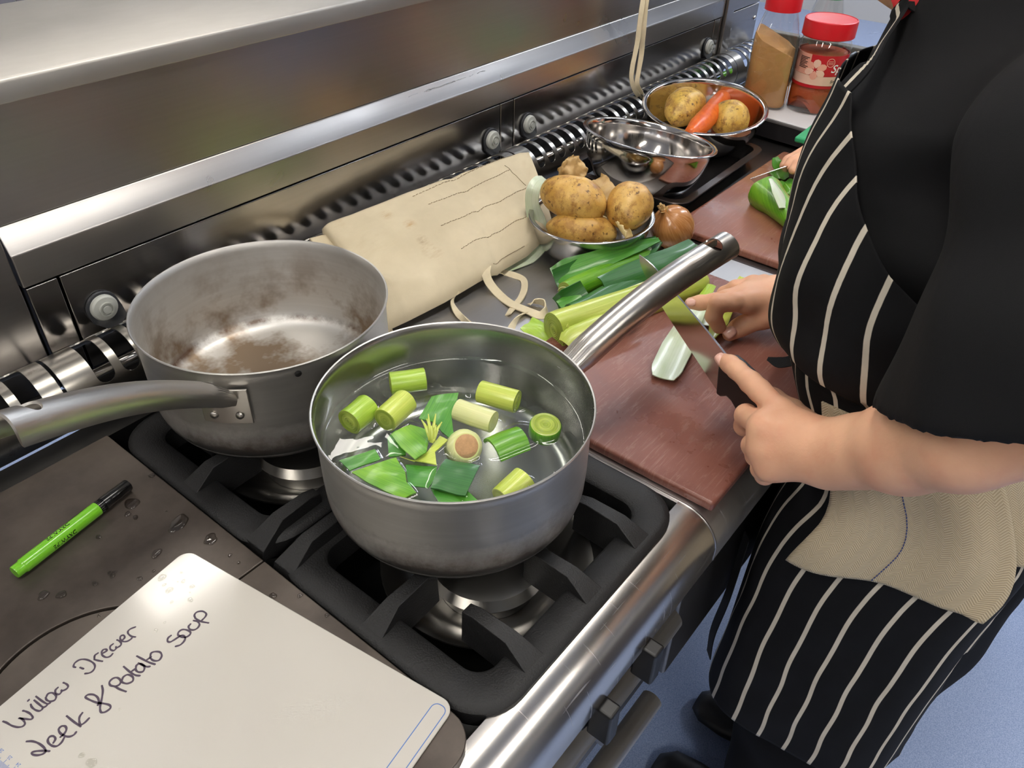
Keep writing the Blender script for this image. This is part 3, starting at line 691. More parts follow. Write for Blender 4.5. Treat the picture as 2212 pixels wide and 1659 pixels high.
def leaf(name, path, widths, mat, curl=0.5, up=(0, 0, 1), parent=None, thick=.0013, ups=None, nw=9, rip=0.0, seed=0, sub=0, **kw):
    P = smooth_path(path, 5); n = len(P); W = np.interp(np.linspace(0, 1, n), np.linspace(0, 1, len(widths)), widths)
    Cc = np.interp(np.linspace(0, 1, n), np.linspace(0, 1, len(curl)), curl) if hasattr(curl, '__len__') else [curl] * n
    if ups is not None: ups = [unit([np.interp(i / (n - 1), np.linspace(0, 1, len(ups)), [q[k] for q in ups]) for k in range(3)]) for i in range(n)]
    V = []; uv = []; dist = 0
    for sgn in (0, 1):
        dist = 0
        for i in range(n):
            d = unit(P[min(i + 1, n - 1)] - P[max(i - 1, 0)]); u = np.asarray(ups[i] if ups is not None else up, float); u = unit(u - d * np.dot(u, d)); s = np.cross(d, u)
            if i: dist += np.linalg.norm(P[i] - P[i - 1])
            c = Cc[i]
            for j in range(nw):
                q = (j / (nw - 1) - .5); 
                if abs(c) > .02: rho = W[i] / c; x = rho * math.sin(q * c); z = rho * (1 - math.cos(q * c)); nx = -math.sin(q * c); nz = math.cos(q * c)
                else: x = q * W[i]; z = 0; nx = 0; nz = 1
                z += rip * noise.noise(Vector((q * 3 + seed, dist * 30, seed)))
                V.append(P[i] + s * x + u * z + (s * nx + u * nz) * thick * (sgn - .5)); uv.append((q * W[i], dist))
    F = []; N = n * nw
    for i in range(n - 1):
        for j in range(nw - 1):
            a = i * nw + j; F += [(a, a + nw, a + nw + 1, a + 1), (a + N, a + N + 1, a + N + nw + 1, a + N + nw)]
    for i in range(n - 1):
        for j in (0, nw - 1):
            a = i * nw + j; F.append((a, a + nw, a + nw + N, a + N))
    for j in range(nw - 1):
        for i in (0, n - 1):
            a = i * nw + j; F.append((a, a + 1, a + 1 + N, a + N))
    m = MB(); m.add(V, F)
    return build(name, m, mat, parent, uvs=uv, auto=60, **kw)
def flat_leaf(name, pxpoly, z, vein, mat, bend=6.0, tilt=0.0, parent=None, thick=.0012, seed=0, **kw):
    """piece of leaf cut as a polygon lying at height z; vein = pixel pair giving the vein direction"""
    W3 = [np.array(Pz(x, y, z)) for x, y in pxpoly]; c = sum(W3) / len(W3)
    d = Pz(*vein[1], z) - Pz(*vein[0], z); d = unit([d[0], d[1], 0]); s = np.array([-d[1], d[0], 0])
    poly = [((p - c) @ d, (p - c) @ s) for p in W3]
    ar = sum(poly[i][0] * poly[(i + 1) % len(poly)][1] - poly[(i + 1) % len(poly)][0] * poly[i][1] for i in range(len(poly)))
    if ar < 0: poly = poly[::-1]
    dn = []
    for i in range(len(poly)):
        p, q = poly[i], poly[(i + 1) % len(poly)]; k = 4
        for j in range(k): dn.append((p[0] + (q[0] - p[0]) * j / k, p[1] + (q[1] - p[1]) * j / k))
    uv = []
    def mp(x, y, w):
        zz = -bend * y * y + tilt * x + .0016 * noise.noise(Vector((x * 60 + seed, y * 60, seed))) - w
        uv.append((y, x)); return c + d * x + s * y + np.array([0, 0, zz])
    m = MB().sheet(dn, [], mp, thick, (.005, .004))
    return build(name, m, mat, parent, uvs=uv, auto=60, **kw)

# leeks floating in the pan (5 px-scale crop -> frame pixels)
def Q(x, y): return (640 + x / 3.253, 650 + y / 3.253)
def QZ(x, y, z): return np.array(Pz(*Q(x, y), z))
GRP = 'leek pieces floating in the front saucepan'
def piece(a, b, r, mat, cap, label, z=WZ + .004, dz=0.0, oval=1.0):
    A = QZ(*a, z); B = QZ(*b, z + dz)
    FOOT.append(('seg', A, B, r * .9, .0016))
    return stalk('leek_piece', A, B, [(0, r * .985), (.03, r), (.5, r * 1.0), (.97, r), (1, r * .985)], mat, cap, oval=oval, wob=.06, seed=a[0], label=label, cat='leek piece', group=GRP)
piece((662, 582), (905, 548), .0118, LK_LIME, RINGM, 'lime green leek piece floating nearest the back wall of the pan, left of centre')
piece((372, 852), (505, 742), .0135, LK_LIME, RINGM, 'leftmost leek piece in the pan, a short lime green cylinder')
piece((622, 838), (770, 702), .0128, LK_YEL, RINGM, 'yellow green leek cylinder just right of the leftmost piece, cut face showing')
piece((1130, 762), (1385, 852), .0108, LK_PALE, RINGP, 'white peeled leek cylinder near the middle of the pan')
piece((1292, 635), (1552, 708), .0116, LK_YEL, RINGM, 'pale green leek cylinder at the back right of the pan')
piece((1450, 1400), (1605, 1252), .0128, LK_YEL, RINGP, 'pale leek cylinder tilted against the near right wall of the pan', dz=.006)
c = QZ(1742, 915, WZ - .006); stalk('leek_piece', c - [0, 0, .003], c + np.array([-.001, -.002, .0105]), [(0, .0150), (.05, .0155), (.9, .0155), (1, .0145)], LK_GREEN, RINGM, label='round upright leek slice with yellow rings at the right side of the pan', cat='leek piece', group=GRP)
c = QZ(1190, 1052, WZ - .004); rt = stalk('leek_piece', c + np.array([.008, .016, -.012]), c + np.array([-.003, -.004, .010]), [(0, .0150), (.7, .0165), (.93, .0155), (1, .0125)], LK_PALE, RINGP, wob=.05, label='white leek root end with a brown face floating in the pan', cat='leek piece', group=GRP)
ROOT = mat_plain('root_brown', (186, 146, 104), .8, 0, .3, 260, .5, 500)
dd = unit(np.array([-.011, -.020, .022])); build('root_face', MB().lathe([(0, .0012), (.006, .0016), (.0105, .0008), (.0122, -.0012)], c + np.array([-.003, -.004, .0103]), 24, dd), ROOT, rt, label='brown root disc')
ZL = WZ + .0022
flat = [
 ('leek_leaf', [(950, 660), (1140, 655), (1112, 770), (1090, 800), (1112, 972), (1020, 905), (975, 850), (860, 800)], ((960, 800), (1040, 660)), LK_MID, 'dark green folded leek leaf right behind the torn leaf piece', 8, .05, .003),
 ('leek_leaf', [(640, 960), (700, 905), (760, 1000), (770, 1080), (650, 1090)], ((650, 960), (760, 1080)), LK_MID, 'small green leaf corner showing under the torn leek leaf', 4, 0, -.004),
 ('leek_leaf', [(665, 922), (800, 842), (945, 885), (915, 1075), (835, 1115), (735, 1020)], ((680, 920), (850, 1100)), LK_GREEN, 'bright green torn leek leaf piece near the middle of the pan', 10, .1, .004),
 ('leek_leaf', [(730, 1088), (800, 1110), (985, 1140), (975, 1060), (1065, 985), (1010, 945), (920, 1060), (830, 1120)], ((740, 1100), (1060, 980)), LK_YEL, 'pale yellow inner leek leaf curling out below the torn leaf', 6, .05, .0015),
 ('leek_leaf', [(300, 1115), (550, 1040), (592, 1105), (375, 1192)], ((300, 1115), (550, 1040)), LK_MID, 'narrow green leek leaf at the left wall of the pan', 5, .0, .0),
 ('leek_leaf', [(388, 1200), (700, 1092), (765, 1200), (775, 1270), (842, 1345), (742, 1388), (505, 1272)], ((400, 1200), (800, 1360)), LK_GREEN, 'largest bright green leek leaf sheet at the lower left of the pan', 3, .0, .0012),
 ('leek_leaf', [(768, 1148), (990, 1160), (975, 1250), (930, 1308), (785, 1290)], ((770, 1200), (980, 1230)), LK_MID, 'dim green leek leaf partly under the dark square leaf', 4, .0, -.003),
 ('leek_leaf', [(1050, 1095), (1288, 1152), (1240, 1260), (1188, 1362), (942, 1302), (985, 1200)], ((1050, 1095), (1288, 1152)), LK_DARK, 'dark green square leek leaf floating in front of the root end', 4, .03, .005),
 ('leek_leaf', [(945, 1318), (1200, 1330), (1290, 1412), (1200, 1445), (1020, 1440)], ((950, 1320), (1280, 1410)), LK_MID, 'green leek leaf at the near wall of the pan under the dark square leaf', 4, .0, -.001),
 ('leek_leaf', [(1318, 1405), (1385, 1378), (1455, 1392), (1400, 1440), (1330, 1440)], ((1320, 1410), (1450, 1390)), LK_GREEN, 'small green leek scrap beside the tilted pale cylinder', 4, .0, .0),
]
for nm, poly, vn, mt, lb, bd, tl, dz in flat:
    if dz >= 0: FOOT.append(('poly', [QZ(*p, ZL) for p in poly], None, 0, .0018))
    flat_leaf(nm, [Q(*p) for p in poly], ZL + dz, [Q(*p) for p in vn], mt, bd, tl, label=lb, cat='leek leaf', group=GRP, seed=poly[0][0])
A = QZ(1372, 1000, WZ + .006); B = QZ(1588, 915, WZ + .006)
leaf('leek_piece', [A, (A + B) / 2 + [0, 0, .001], B], [.040, .041, .040], LK_GREEN, -2.5, label='bright green half round leek shell at the right of the pan', cat='leek piece', group=GRP, thick=.003)
FOOT.append(('seg', QZ(1742, 925, WZ), QZ(1743, 926, WZ), .0150, .0018)); FOOT.append(('seg', QZ(1190, 1052, WZ), QZ(1200, 1030, WZ), .0150, .0018)); FOOT.append(('seg', A, B, .016, .0018))
c = QZ(945, 985, ZL + .006); tf = MB(); rs = random.Random(5)
for i in range(9):
    a = c + np.array([rs.uniform(-.002, .002), rs.uniform(-.002, .002), 0]); d = np.array([.010 + rs.uniform(-.008, .012), .014 + rs.uniform(-.012, .006), .007 + rs.uniform(-.003, .005)])
    tf.strip(smooth_path([a, a + d * .5 + [0, 0, .003], a + d], 3), [.004, .0045, .004, .003, .0022, .0015, .001][:7], thick=.0006)
build('leek_shreds', tf, LK_YEL, label='frayed pale leek leaf tuft in the middle of the pan', cat='leek leaf', group=GRP)

# water surface, drawn up where it wets the pan wall and each floating piece
nr_, nt_ = 96, 420; RWA = .1247
rr_ = RWA * (1 - (1 - np.linspace(0, 1, nr_)) ** 1.0); rr_[0] = 1e-4; tt_ = np.linspace(0, 2 * math.pi, nt_, endpoint=False)
XX = FP[0] + np.outer(rr_, np.cos(tt_)).ravel(); YY = FP[1] + np.outer(rr_, np.sin(tt_)).ravel(); RAD = np.repeat(rr_, nt_); ZZ = .0030 * np.exp(-(RWA - RAD) / .0016)
for (kind, a, b, r, hgt) in FOOT:
    if kind == 'seg':
        dx, dy = b[0] - a[0], b[1] - a[1]; t = np.clip(((XX - a[0]) * dx + (YY - a[1]) * dy) / (dx * dx + dy * dy + 1e-12), 0, 1); D_ = np.hypot(XX - a[0] - t * dx, YY - a[1] - t * dy) - r
    else:
        D_ = np.full(len(XX), 9.0)
        for q in range(len(a)):
            p0, p1 = a[q], a[(q + 1) % len(a)]; dx, dy = p1[0] - p0[0], p1[1] - p0[1]; t = np.clip(((XX - p0[0]) * dx + (YY - p0[1]) * dy) / (dx * dx + dy * dy + 1e-12), 0, 1); D_ = np.minimum(D_, np.hypot(XX - p0[0] - t * dx, YY - p0[1] - t * dy))
    ZZ = np.maximum(ZZ, hgt * np.exp(-np.maximum(D_, 0) / .0022))
m = MB(); m.grid([(x, y, WZ + z) for x, y, z in zip(XX, YY, ZZ)], nt_, nr_, wrap=True)
build('cooking_water', m, WATER, label='clear water filling the front saucepan around the leeks', cat='water')

# ------------------------------------------------------------------ cutting boards
def mat_board(name, a, b, stain=None):
    m = NT(name); v = m.coord(); n = m.noise(v, 11, 5, .6); s1 = m.noise(m.coord((14, 300, 20), rot=(0, 0, .95)), 1, 4, .7, .3); s2 = m.noise(m.coord((16, 380, 20), rot=(0, 0, .55)), 1, 4, .7, .3)
    n3 = m.noise(m.coord((18, 60, 10), rot=(0, 0, .6)), 1.6, 6, .75)
    sc = m.math('MULTIPLY', m.math('MAXIMUM', m.rng(s1, 0, 1, .56, .66), m.rng(s2, 0, 1, .58, .68)), m.rng(n, .2, 1, .38, .55))
    col = m.mix(m.rng(n, 0, 1, .3, .7), lin(a), lin(b))
    if stain: col = m.mix(m.rng(m.noise(m.coord((1, 1, 1), loc=(4, 2, 1)), 6, 4), 0, .75, .46, .62), col, lin(stain))
    col = m.mix(m.math('MULTIPLY', sc, .22), col, lin((196, 160, 148)))
    col = m.mix(m.math('MULTIPLY', m.rng(n3, 0, 1, .56, .62), .22), col, lin((176, 140, 128)))
    m.set(col=col, rough=m.rng(n, .24, .42, .35, .65)); m.bump(sc, .12, .0005); return m.m
BRD = mat_board('brown_board_plastic', (118, 72, 60), (140, 90, 78)); BRD2 = mat_board('brown_board_plastic_rear', (128, 78, 64), (150, 96, 78), (158, 112, 72))
GRNB = mat_plain('green_board_plastic', (52, 168, 112), .45, 0, .06, 20)
m = MB().box(.5615, .9745, .1800, .4800, -.0095, .0032); build('cutting_board', m, BRD, smooth=True, bevel=.004, bseg=3, label='brown plastic cutting board under the two hands and the knife', cat='cutting board', group='brown cutting boards')
c0, c2 = Pz(1449, 486, .003), Pz(1692, 326, .003); e1 = unit((c2 - c0) * [1, 1, 0]); e2 = np.array([e1[1], -e1[0], 0]); L1 = np.linalg.norm(c2 - c0)
MX = Matrix(((e1[0], e2[0], 0, c0[0]), (e1[1], e2[1], 0, c0[1]), (0, 0, 1, 0), (0, 0, 0, 1)))
build('cutting_board', MB().box(0, L1, 0, .285, -.0095, .0035, MX), BRD2, smooth=True, bevel=.004, bseg=3, label='brown plastic cutting board at the back with the leek top on it', cat='cutting board', group='brown cutting boards')

# ------------------------------------------------------------------ baking tray and bowls
TRAYM = mat_plain('black_tray_coating', (24, 22, 22), .3, .0, .3, 14, coat=.3); TRAYR = mat_plain('worn_tray_rim', (72, 62, 58), .32, .6, .25, 40)
tA, tB, tC = Pz(1245, 350, .018), Pz(1475, 447, .018), Pz(1656, 319, .018); tx = unit((tC - tB) * [1, 1, 0]); ty = np.array([-tx[1], tx[0], 0]); tl = np.linalg.norm(tC - tB); tw = .245
def rrect(x0, x1, y0, y1, r, z, o, ex, ey, n=7):
    p = []
    for (cx, cy, a0) in ((x1 - r, y0 + r, -90), (x1 - r, y1 - r, 0), (x0 + r, y1 - r, 90), (x0 + r, y0 + r, 180)):
        for t in np.linspace(0, 90, n): a = R(a0 + t); p.append(o + ex * (cx + r * math.cos(a)) + ey * (cy + r * math.sin(a)) + np.array([0, 0, z]))
    return p
to = np.array([tB[0], tB[1], 0]); e = empty('baking_tray', to + tx * tl / 2 + ty * tw / 2 + [0, 0, -.0085], 'black baking tray under the two large steel bowls', 'baking tray')
rr = lambda ins, z, r: rrect(ins, tl - ins, ins, tw - ins, r, z, to, tx, ty)
build('pan', MB().loft([rr(.020, -.0085, .02), rr(.011, .0165, .024), rr(.0125, .0175, .023), rr(.0215, -.007, .02)], cap0=True, cap1=True), TRAYM, e, auto=40)
build('rim', MB().loft([rr(.0105, .0165, .024), rr(.0, .0165, .03), rr(-.001, .0178, .03), rr(.0, .0190, .03), rr(.0125, .0188, .023)], loop=True), TRAYR, e, auto=40, label='worn brown tray rim')
def bowl(c, n, Rm, dep, base, label, mat, rimw=.008, deep=1.0):
    n = unit(np.array(n, float)); c = np.asarray(c, float); b = c - n * dep
    e = empty('steel_bowl', b, label, 'bowl', 'round steel bowls')
    pr = [(0, 0), (base, 0)]; 
    for t in np.linspace(.08, 1, 14): pr.append((base + (Rm - rimw - base) * math.sin(t * math.pi / 2) ** deep, dep * (1 - math.cos(t * math.pi / 2)) ** .95 * .985))
    inner = [(max(1e-4, r - .0012 * (1 if r else 0)), z + .0012) for r, z in reversed(pr)]
    m = MB(); m.lathe(pr + [(Rm - rimw + .001, dep - .0008), (Rm - .0015, dep - .0012), (Rm, dep), (Rm - .001, dep + .0014), (Rm - rimw, dep + .0010)] + inner, b, 72, n)
    build('shell', m, mat, e, auto=60); return e
BOWLM = mat_steel('bowl_steel', (214, 210, 206), 0.11, (30, 30, 30), 0.01, smudge=.05, scratch=.0)
BOWLD = mat_steel('small_bowl_steel', (186, 184, 182), 0.2, (30, 30, 30), 0.01)
SBc = np.array(Pz(1281, 464, .048)); SBc = np.array([.934, .5845, .052])
bowl(SBc, (-.02, .02, 1), .0945, .061, .05, 'small steel bowl holding three potatoes beside the canvas roll', BOWLD, .006)
bowl((1.182, .637, .088), (.178, -.044, 1), .1155, .0945, .045, 'empty mirror bright steel bowl tilted on the baking tray', BOWLM)
bowl((1.428, .662, .074), (-.12, -.06, 1), .119, .078, .05, 'large steel bowl with potatoes and carrots at the back', BOWLM)

# ------------------------------------------------------------------ vegetables
def mat_potato(name, a, b, sc=7):
    m = NT(name); v = m.coord(); n = m.noise(v, 26, 5, .62); n2 = m.noise(m.coord((1, 1, 1), loc=(2, 5, 1)), 150, 3); n3 = m.noise(m.coord((1, 1, 1), loc=(7, 1, 3)), 60, 4, .7)
    col = m.mix(m.rng(n, 0, 1, .36, .64), lin(a), lin(b)); n4 = m.noise(m.coord((1, 1, 1), loc=(1, 8, 6)), 34, 6, .75); col = m.mix(m.rng(n4, 0, .6, .5, .62), col, lin((158, 108, 56))); col = m.mix(m.rng(n3, 0, .75, .52, .64), col, lin((142, 96, 46))); col = m.mix(m.rng(n2, 0, .8, .62, .68), col, lin((84, 50, 22)))
    m.set(col=col, rough=.42, spec=.5, sss=.05); m.bump(n3, .25, .0012); return m.m
POT1 = mat_potato('potato_skin', (196, 150, 70), (222, 182, 104)); POT2 = mat_potato('potato_skin_wet', (204, 160, 66), (230, 194, 98))
def potato(c, rad, axis, label, mat, seed, up=(0, 0, 1)):
    def fn(p):
        p.x = p.x * (1.0 - .06 * p.z); s = 1 + .10 * p.x; p.y *= s; p.z *= s; k = 1 + .12 * (1 - p.x * p.x); p.y *= k ** .5; p.z *= k ** .5; return p
    return build('potato', MB().blob(c, rad, axis, up, 4, .09, 1.2, seed, fn), mat, label=label, cat='potato', group='whole potatoes in the bowls')
def PP(x, y, z): return np.array(Pz(x, y, z))
potato(PP(1237, 427, .082), (.053, .031, .031), PP(1303, 449, .080) - PP(1167, 400, .083), 'large potato on the upper left of the small bowl', POT1, 1)
potato(PP(1360, 446, .078), (.043, .0325, .031), PP(1366, 395, .078) - PP(1356, 500, .076), 'upright oval potato at the right of the small bowl', POT1, 2)
potato(PP(1256, 497, .045), (.051, .027, .026), PP(1335, 508, .044) - PP(1180, 490, .045), 'long potato lying lowest in the small bowl', POT1, 3)
potato(PP(1479, 232, .050), (.060, .036, .034), PP(1523, 190, .055) - PP(1436, 275, .045), 'long speckled potato at the left of the large back bowl', POT2, 4)
potato(PP(1577, 258, .048), (.038, .035, .034), (1, .2, .1), 'round potato at the right of the large back bowl', POT2, 5)
CARM = NT('carrot_skin'); _v = CARM.coord(); _n = CARM.noise(CARM.coord((90, 90, 90)), 1, 4); CARM.set(col=CARM.mix(CARM.rng(_n, 0, 1, .35, .65), lin((222, 92, 18)), lin((240, 116, 36))), rough=.35, sss=.08); CARM.bump(_n, .2, .0008); CARM = CARM.m
def carrot(pts, rads, label):
    P = smooth_path(pts, 6); n = len(P); rd = [float(np.interp(i / (n - 1), np.linspace(0, 1, len(rads)), rads)) * (1 + .03 * math.sin(i * 2.3)) for i in range(n)]
    return build('carrot', MB().tube(P, rd, 20), CARM, label=label, cat='carrot', group='carrots in the back bowl')
carrot([PP(1487, 292, .054), PP(1520, 262, .056), PP(1548, 230, .058), PP(1562, 210, .060), PP(1566, 206, .060)], [.010, .019, .0195, .0195, .0175, .011, .004], 'orange carrot lying across the large back bowl between the potatoes')
carrot([PP(1566, 203, .050), PP(1588, 208, .050), PP(1610, 215, .052), PP(1630, 226, .056), PP(1633, 229, .057)], [.006, .013, .0145, .015, .014, .007], 'second carrot leaning on the right wall of the large back bowl')
ONION = NT('onion_skin'); _g = ONION.noise(ONION.coord((70, 5, 1), 'UV'), 1, 4, .6); _n = ONION.noise(ONION.coord(), 20, 3)
ONION.set(col=ONION.mix(ONION.rng(_g, 0, 1, .3, .7), lin((172, 106, 50)), lin((214, 156, 98))), rough=.25, coat=.3); ONION.bump(_g, .12, .0006); ONION = ONION.m
oc = PP(1452, 490, .026); ax = unit(np.array([-.42, .20, .72])); m = MB(); uv = []; on = []
u0 = unit(np.cross(ax, [0, 1, 0])); v0 = np.cross(ax, u0); ng = 40
op = [(.004, -.0325), (.012, -.0325), (.022, -.028), (.030, -.017), (.0338, -.004), (.0325, .010), (.027, .020), (.018, .027), (.010, .031), (.006, .036), (.004, .040)]
for (r, h_) in op:
    for j in range(ng + 1): a = 2 * math.pi * j / ng; on.append(oc + ax * h_ + (u0 * math.cos(a) + v0 * math.sin(a)) * r); uv.append((j / ng, h_ * 8))
m.grid(on, ng + 1, len(op)); eo = build('onion', m, ONION, uvs=uv, label='whole brown onion beside the small potato bowl', cat='onion')
HUSK = NT('dry_husk'); _g = HUSK.noise(HUSK.coord(), 90, 4, .6); HUSK.set(col=HUSK.mix(_g, lin((170, 130, 72)), lin((226, 196, 140))), rough=.5); HUSK.b.inputs['Transmission Weight'].default_value = .0; HUSK.bump(_g, .4, .001); HUSK = HUSK.m
m = MB(); rs = random.Random(2)
for i in range(12):
    a = oc + ax * .034; d = ax * rs.uniform(.006, .014) + np.array([rs.uniform(-.010, .008), rs.uniform(-.009, .009), rs.uniform(-.004, .004)]); m.strip(smooth_path([a, a + d * .5 + np.array([rs.uniform(-.003, .003)] * 3), a + d], 3), [.007, .007, .006, .006, .005, .004, .003], up=(rs.uniform(-1, 1), rs.uniform(-1, 1), .5), thick=.0005)
build('dry_neck', m, HUSK, eo, label='papery dried onion neck')
def husk(c, size, seed, label, mat=HUSK, amp=.6, nrm=(0, 0, 1), curl=0):
    n = 13; V = []; nr = unit(nrm); a1 = unit(np.cross(nr, [.3, 1, .2])); a2 = np.cross(nr, a1)
    for i in range(n):
        for j in range(n):
            x, y = (i / (n - 1) - .5), (j / (n - 1) - .5); k = 1 - .35 * max(0, math.hypot(x, y) * 2 - .75)
            h_ = amp * (noise.noise(Vector((x * 3.2 + seed, y * 3.2, seed))) + .5 * noise.noise(Vector((x * 8, y * 8 + seed, seed * 2))))
            x2 = x * k * (1 + .3 * noise.noise(Vector((y * 6, seed, 1)))); y2 = y * k * (1 + .3 * noise.noise(Vector((x * 6, seed, 4))))
            if curl: t = x2 * curl; px_, pz_ = math.sin(t) / curl, (1 - math.cos(t)) / curl + x2 * .1; V.append(np.asarray(c) + (a1 * px_ + a2 * y2 + nr * (pz_ + h_ * .12)) * size)
            else: V.append(np.asarray(c) + (a1 * x2 + a2 * y2 + nr * h_ * .5) * size)
    m = MB(); m.grid(V, n, n); return build('onion_skin', m, mat, solid=.0006, label=label, cat='onion skin', group='papery onion skins')
husk(PP(1238, 368, .10), .042, 3, 'crumpled papery onion skin standing behind the upper potato', amp=.9, nrm=(-.6, -.5, .4))
husk(PP(1300, 413, .060), .05, 8, 'flat brown onion skin between the two upper potatoes', amp=.25, nrm=(-.5, -.4, .8))
SKP = mat_plain('pale_peel', (226, 204, 148), .45, 0, .12, 60)
husk(PP(1345, 499, .058), .034, 5, 'pale curled peel on the near rim of the small bowl', SKP, .3, (-.2, -.5, .8), 5.0)
husk(PP(1300, 475, .05), .03, 12, 'small peel scrap lying between the potatoes in the small bowl', SKP, .4, (0, 0, 1))

# leeks lying on the deck
def PL(lst): return [PP(*q) for q in lst]
e = empty('leek', PP(1300, 600, -.01), 'dark green leek nearest the small bowl with a rolled cut end', 'leek', 'whole leeks on the steel deck')
stalk('stalk', PP(1222, 632, .010), PP(1414, 548, .012), [(0, .0150), (.1, .0165), (.5, .0165), (.85, .0175), (.95, .0155), (1, .007)], LK_GREEN, RINGM, e, wob=.05)
leaf('outer_leaf', PL([(1205, 620, .002), (1260, 600, .010), (1330, 568, .020), (1390, 540, .026), (1422, 520, .030)]), [.052, .058, .05, .036, .016], LK_DARK, [1.9, 1.7, 1.4, 1.2, 1.5], (-.3, -.35, 1), e, rip=.002)
leaf('outer_leaf', PL([(1196, 600, .008), (1230, 585, .018), (1300, 560, .030), (1370, 535, .035), (1424, 518, .036)]), [.03, .038, .03, .02, .008], LK_MID, [.8, .9, .9, .9, 1.2], (-.2, -.6, 1), e, rip=.003, seed=3)
m = MB()
for k in range(3):
    rr_ = .0125 - k * .0035; m.tube([PP(1219, 634, .010) + np.array([-.0035, -.0015, 0]) + rr_ * (np.array([-.3, .9, 0]) * math.cos(a) * .8 + np.array([0, 0, 1]) * math.sin(a)) * (1 - .1 * a / 6.28) for a in np.linspace(.4, 5.9, 18)], .0007, 6)
build('rolled_edge', m, LK_PALE, e)
e = empty('leek', PP(1360, 620, -.01), 'dark green leek top with folded leaf ends in front of the first leek', 'leek', 'whole leeks on the steel deck')
leaf('leaf_bundle', PL([(1234, 660, .022), (1285, 638, .025), (1352, 600, .027), (1430, 564, .028), (1510, 532, .028)]), [.064, .070, .072, .072, .064], LK_DARK, [-4.2, -4.0, -3.8, -3.6, -3.4], (0, 0, 1), e, thick=.002, rip=.0015, nw=17)
leaf('folded_leaf', PL([(1214, 668, .008), (1240, 655, .013), (1262, 640, .018)]), [.034, .04, .036], LK_MID, -1.6, (-.3, -.5, 1), e, rip=.002, seed=9)
leaf('folded_leaf', PL([(1205, 660, .0), (1228, 648, .012), (1265, 625, .026)]), [.026, .036, .030], LK_DARK, 1.5, (-.6, -.5, .6), e, seed=5)
leaf('outer_leaf', PL([(1302, 612, .030), (1370, 588, .032), (1440, 562, .034), (1505, 532, .034)]), [.026, .036, .040, .034], LK_DARK, -1.1, (-.25, -.5, 1), e, rip=.002, seed=7)
e = empty('leek', PP(1340, 670, -.01), 'pale trimmed leek with a round cut end beside the front saucepan', 'leek', 'whole leeks on the steel deck')
stalk('stalk', PP(1196, 714, .0142), PP(1520, 606, .014), [(0, .0235), (.05, .024), (.5, .0235), (.8, .0225), (.93, .0225), (1, .012)], LK_YEL, RINGM, e, wob=.05, seed=3)
leaf('outer_leaf', PL([(1212, 690, .022), (1270, 668, .029), (1340, 640, .032), (1405, 612, .032)]), [.014, .022, .020, .014], LK_PALE, -.9, (-.2, -.3, 1), e, rip=.002, seed=2)
leaf('outer_leaf', PL([(1225, 745, .018), (1250, 722, .026), (1300, 700, .029), (1380, 668, .030)]), [.03, .05, .05, .03], LK_YEL, -2.2, (.1, -.5, 1), e, rip=.0018, seed=4)
leaf('loose_leaf', PL([(1222, 765, -.006), (1226, 740, .004), (1234, 712, .022), (1226, 700, .031)]), [.012, .016, .014, .008], LK_YEL, -.8, (.3, -.8, .5), e, rip=.001, seed=14)
leaf('leek_leaf', PL([(1138, 700, .0), (1160, 708, .003), (1176, 722, .0), (1190, 742, -.006)]), [.026, .034, .034, .022], LK_LIME, [.9, -1.2, -1.4, -.8], (-.2, -.3, 1), rip=.005, seed=21, label='crumpled light green leaf scrap left of the pale leek end', cat='leek leaf', group='loose leek leaves')
leaf('leek_leaf', PL([(1240, 772, -.004), (1262, 752, .0), (1290, 725, .004), (1320, 705, .006)]), [.016, .024, .022, .012], LK_LIME, -.9, (.2, -.5, 1), rip=.003, seed=23, label='light green leaf under the raised handle beside the pale leek', cat='leek leaf', group='loose leek leaves')
leaf('leek_leaf', PL([(1178, 387, .088), (1163, 392, .090), (1152, 410, .082), (1150, 440, .060), (1160, 482, .030), (1158, 520, .008), (1132, 556, -.004), (1096, 586, -.007)]), [.016, .019, .021, .022, .030, .042, .034, .006], LK_WHITE, [.5, .5, .4, .4, .3, .5, .5, .2], parent=None, ups=[(-.3, -.2, 1), (-.8, -.3, .6), (-.95, -.3, .1), (-.95, -.3, .1), (-.9, -.4, .3), (-.6, -.5, .7), (-.3, -.4, 1), (0, 0, 1)], label='pale leek leaf strip draped over the left rim of the small bowl', cat='leek leaf', group='loose leek leaves')
# on the front board
GB = 'leek strips on the front board'
e = leaf('leek_strip', PL([(1508, 668, .010), (1482, 715, .010), (1462, 755, .009), (1440, 800, .0075), (1432, 818, .0075)]), [.022, .034, .040, .038, .026], LK_WHITE, [.8, .9, .9, .8, .5], (0, 0, 1), label='broad white inside leek leaf under the knife', cat='leek leaf', group=GB)
leaf('leek_strip', PL([(1478, 712, .006), (1455, 760, .006), (1426, 808, .006)]), [.014, .02, .014], LK_LIME, .6, (-.3, 0, 1), label='narrow lime leaf edge left of the broad white leaf on the board', cat='leek leaf', group=GB)
leaf('leek_strip', PL([(1538, 615, .022), (1520, 642, .016), (1505, 668, .010), (1500, 690, .006)]), [.012, .016, .016, .010], LK_LIME, -.8, label='short lime leek strip above the pointing fingertip', cat='leek leaf', group=GB)
leaf('leek_strip', PL([(1606, 600, .026), (1592, 625, .020), (1570, 655, .012), (1552, 700, .0095), (1536, 735, .008)]), [.012, .018, .026, .026, .006], LK_YEL, [.9, .9, .9, 1.1, 1.0], (-.25, 0, 1), label='long pale leek strip pinched under the curled fingers', cat='leek leaf', group=GB)
leaf('leek_strip', PL([(1560, 640, .008), (1535, 668, .0065), (1512, 700, .006)]), [.026, .034, .026], LK_WHITE, .5, label='whitish leek leaf half under the curled fingers', cat='leek leaf', group=GB)
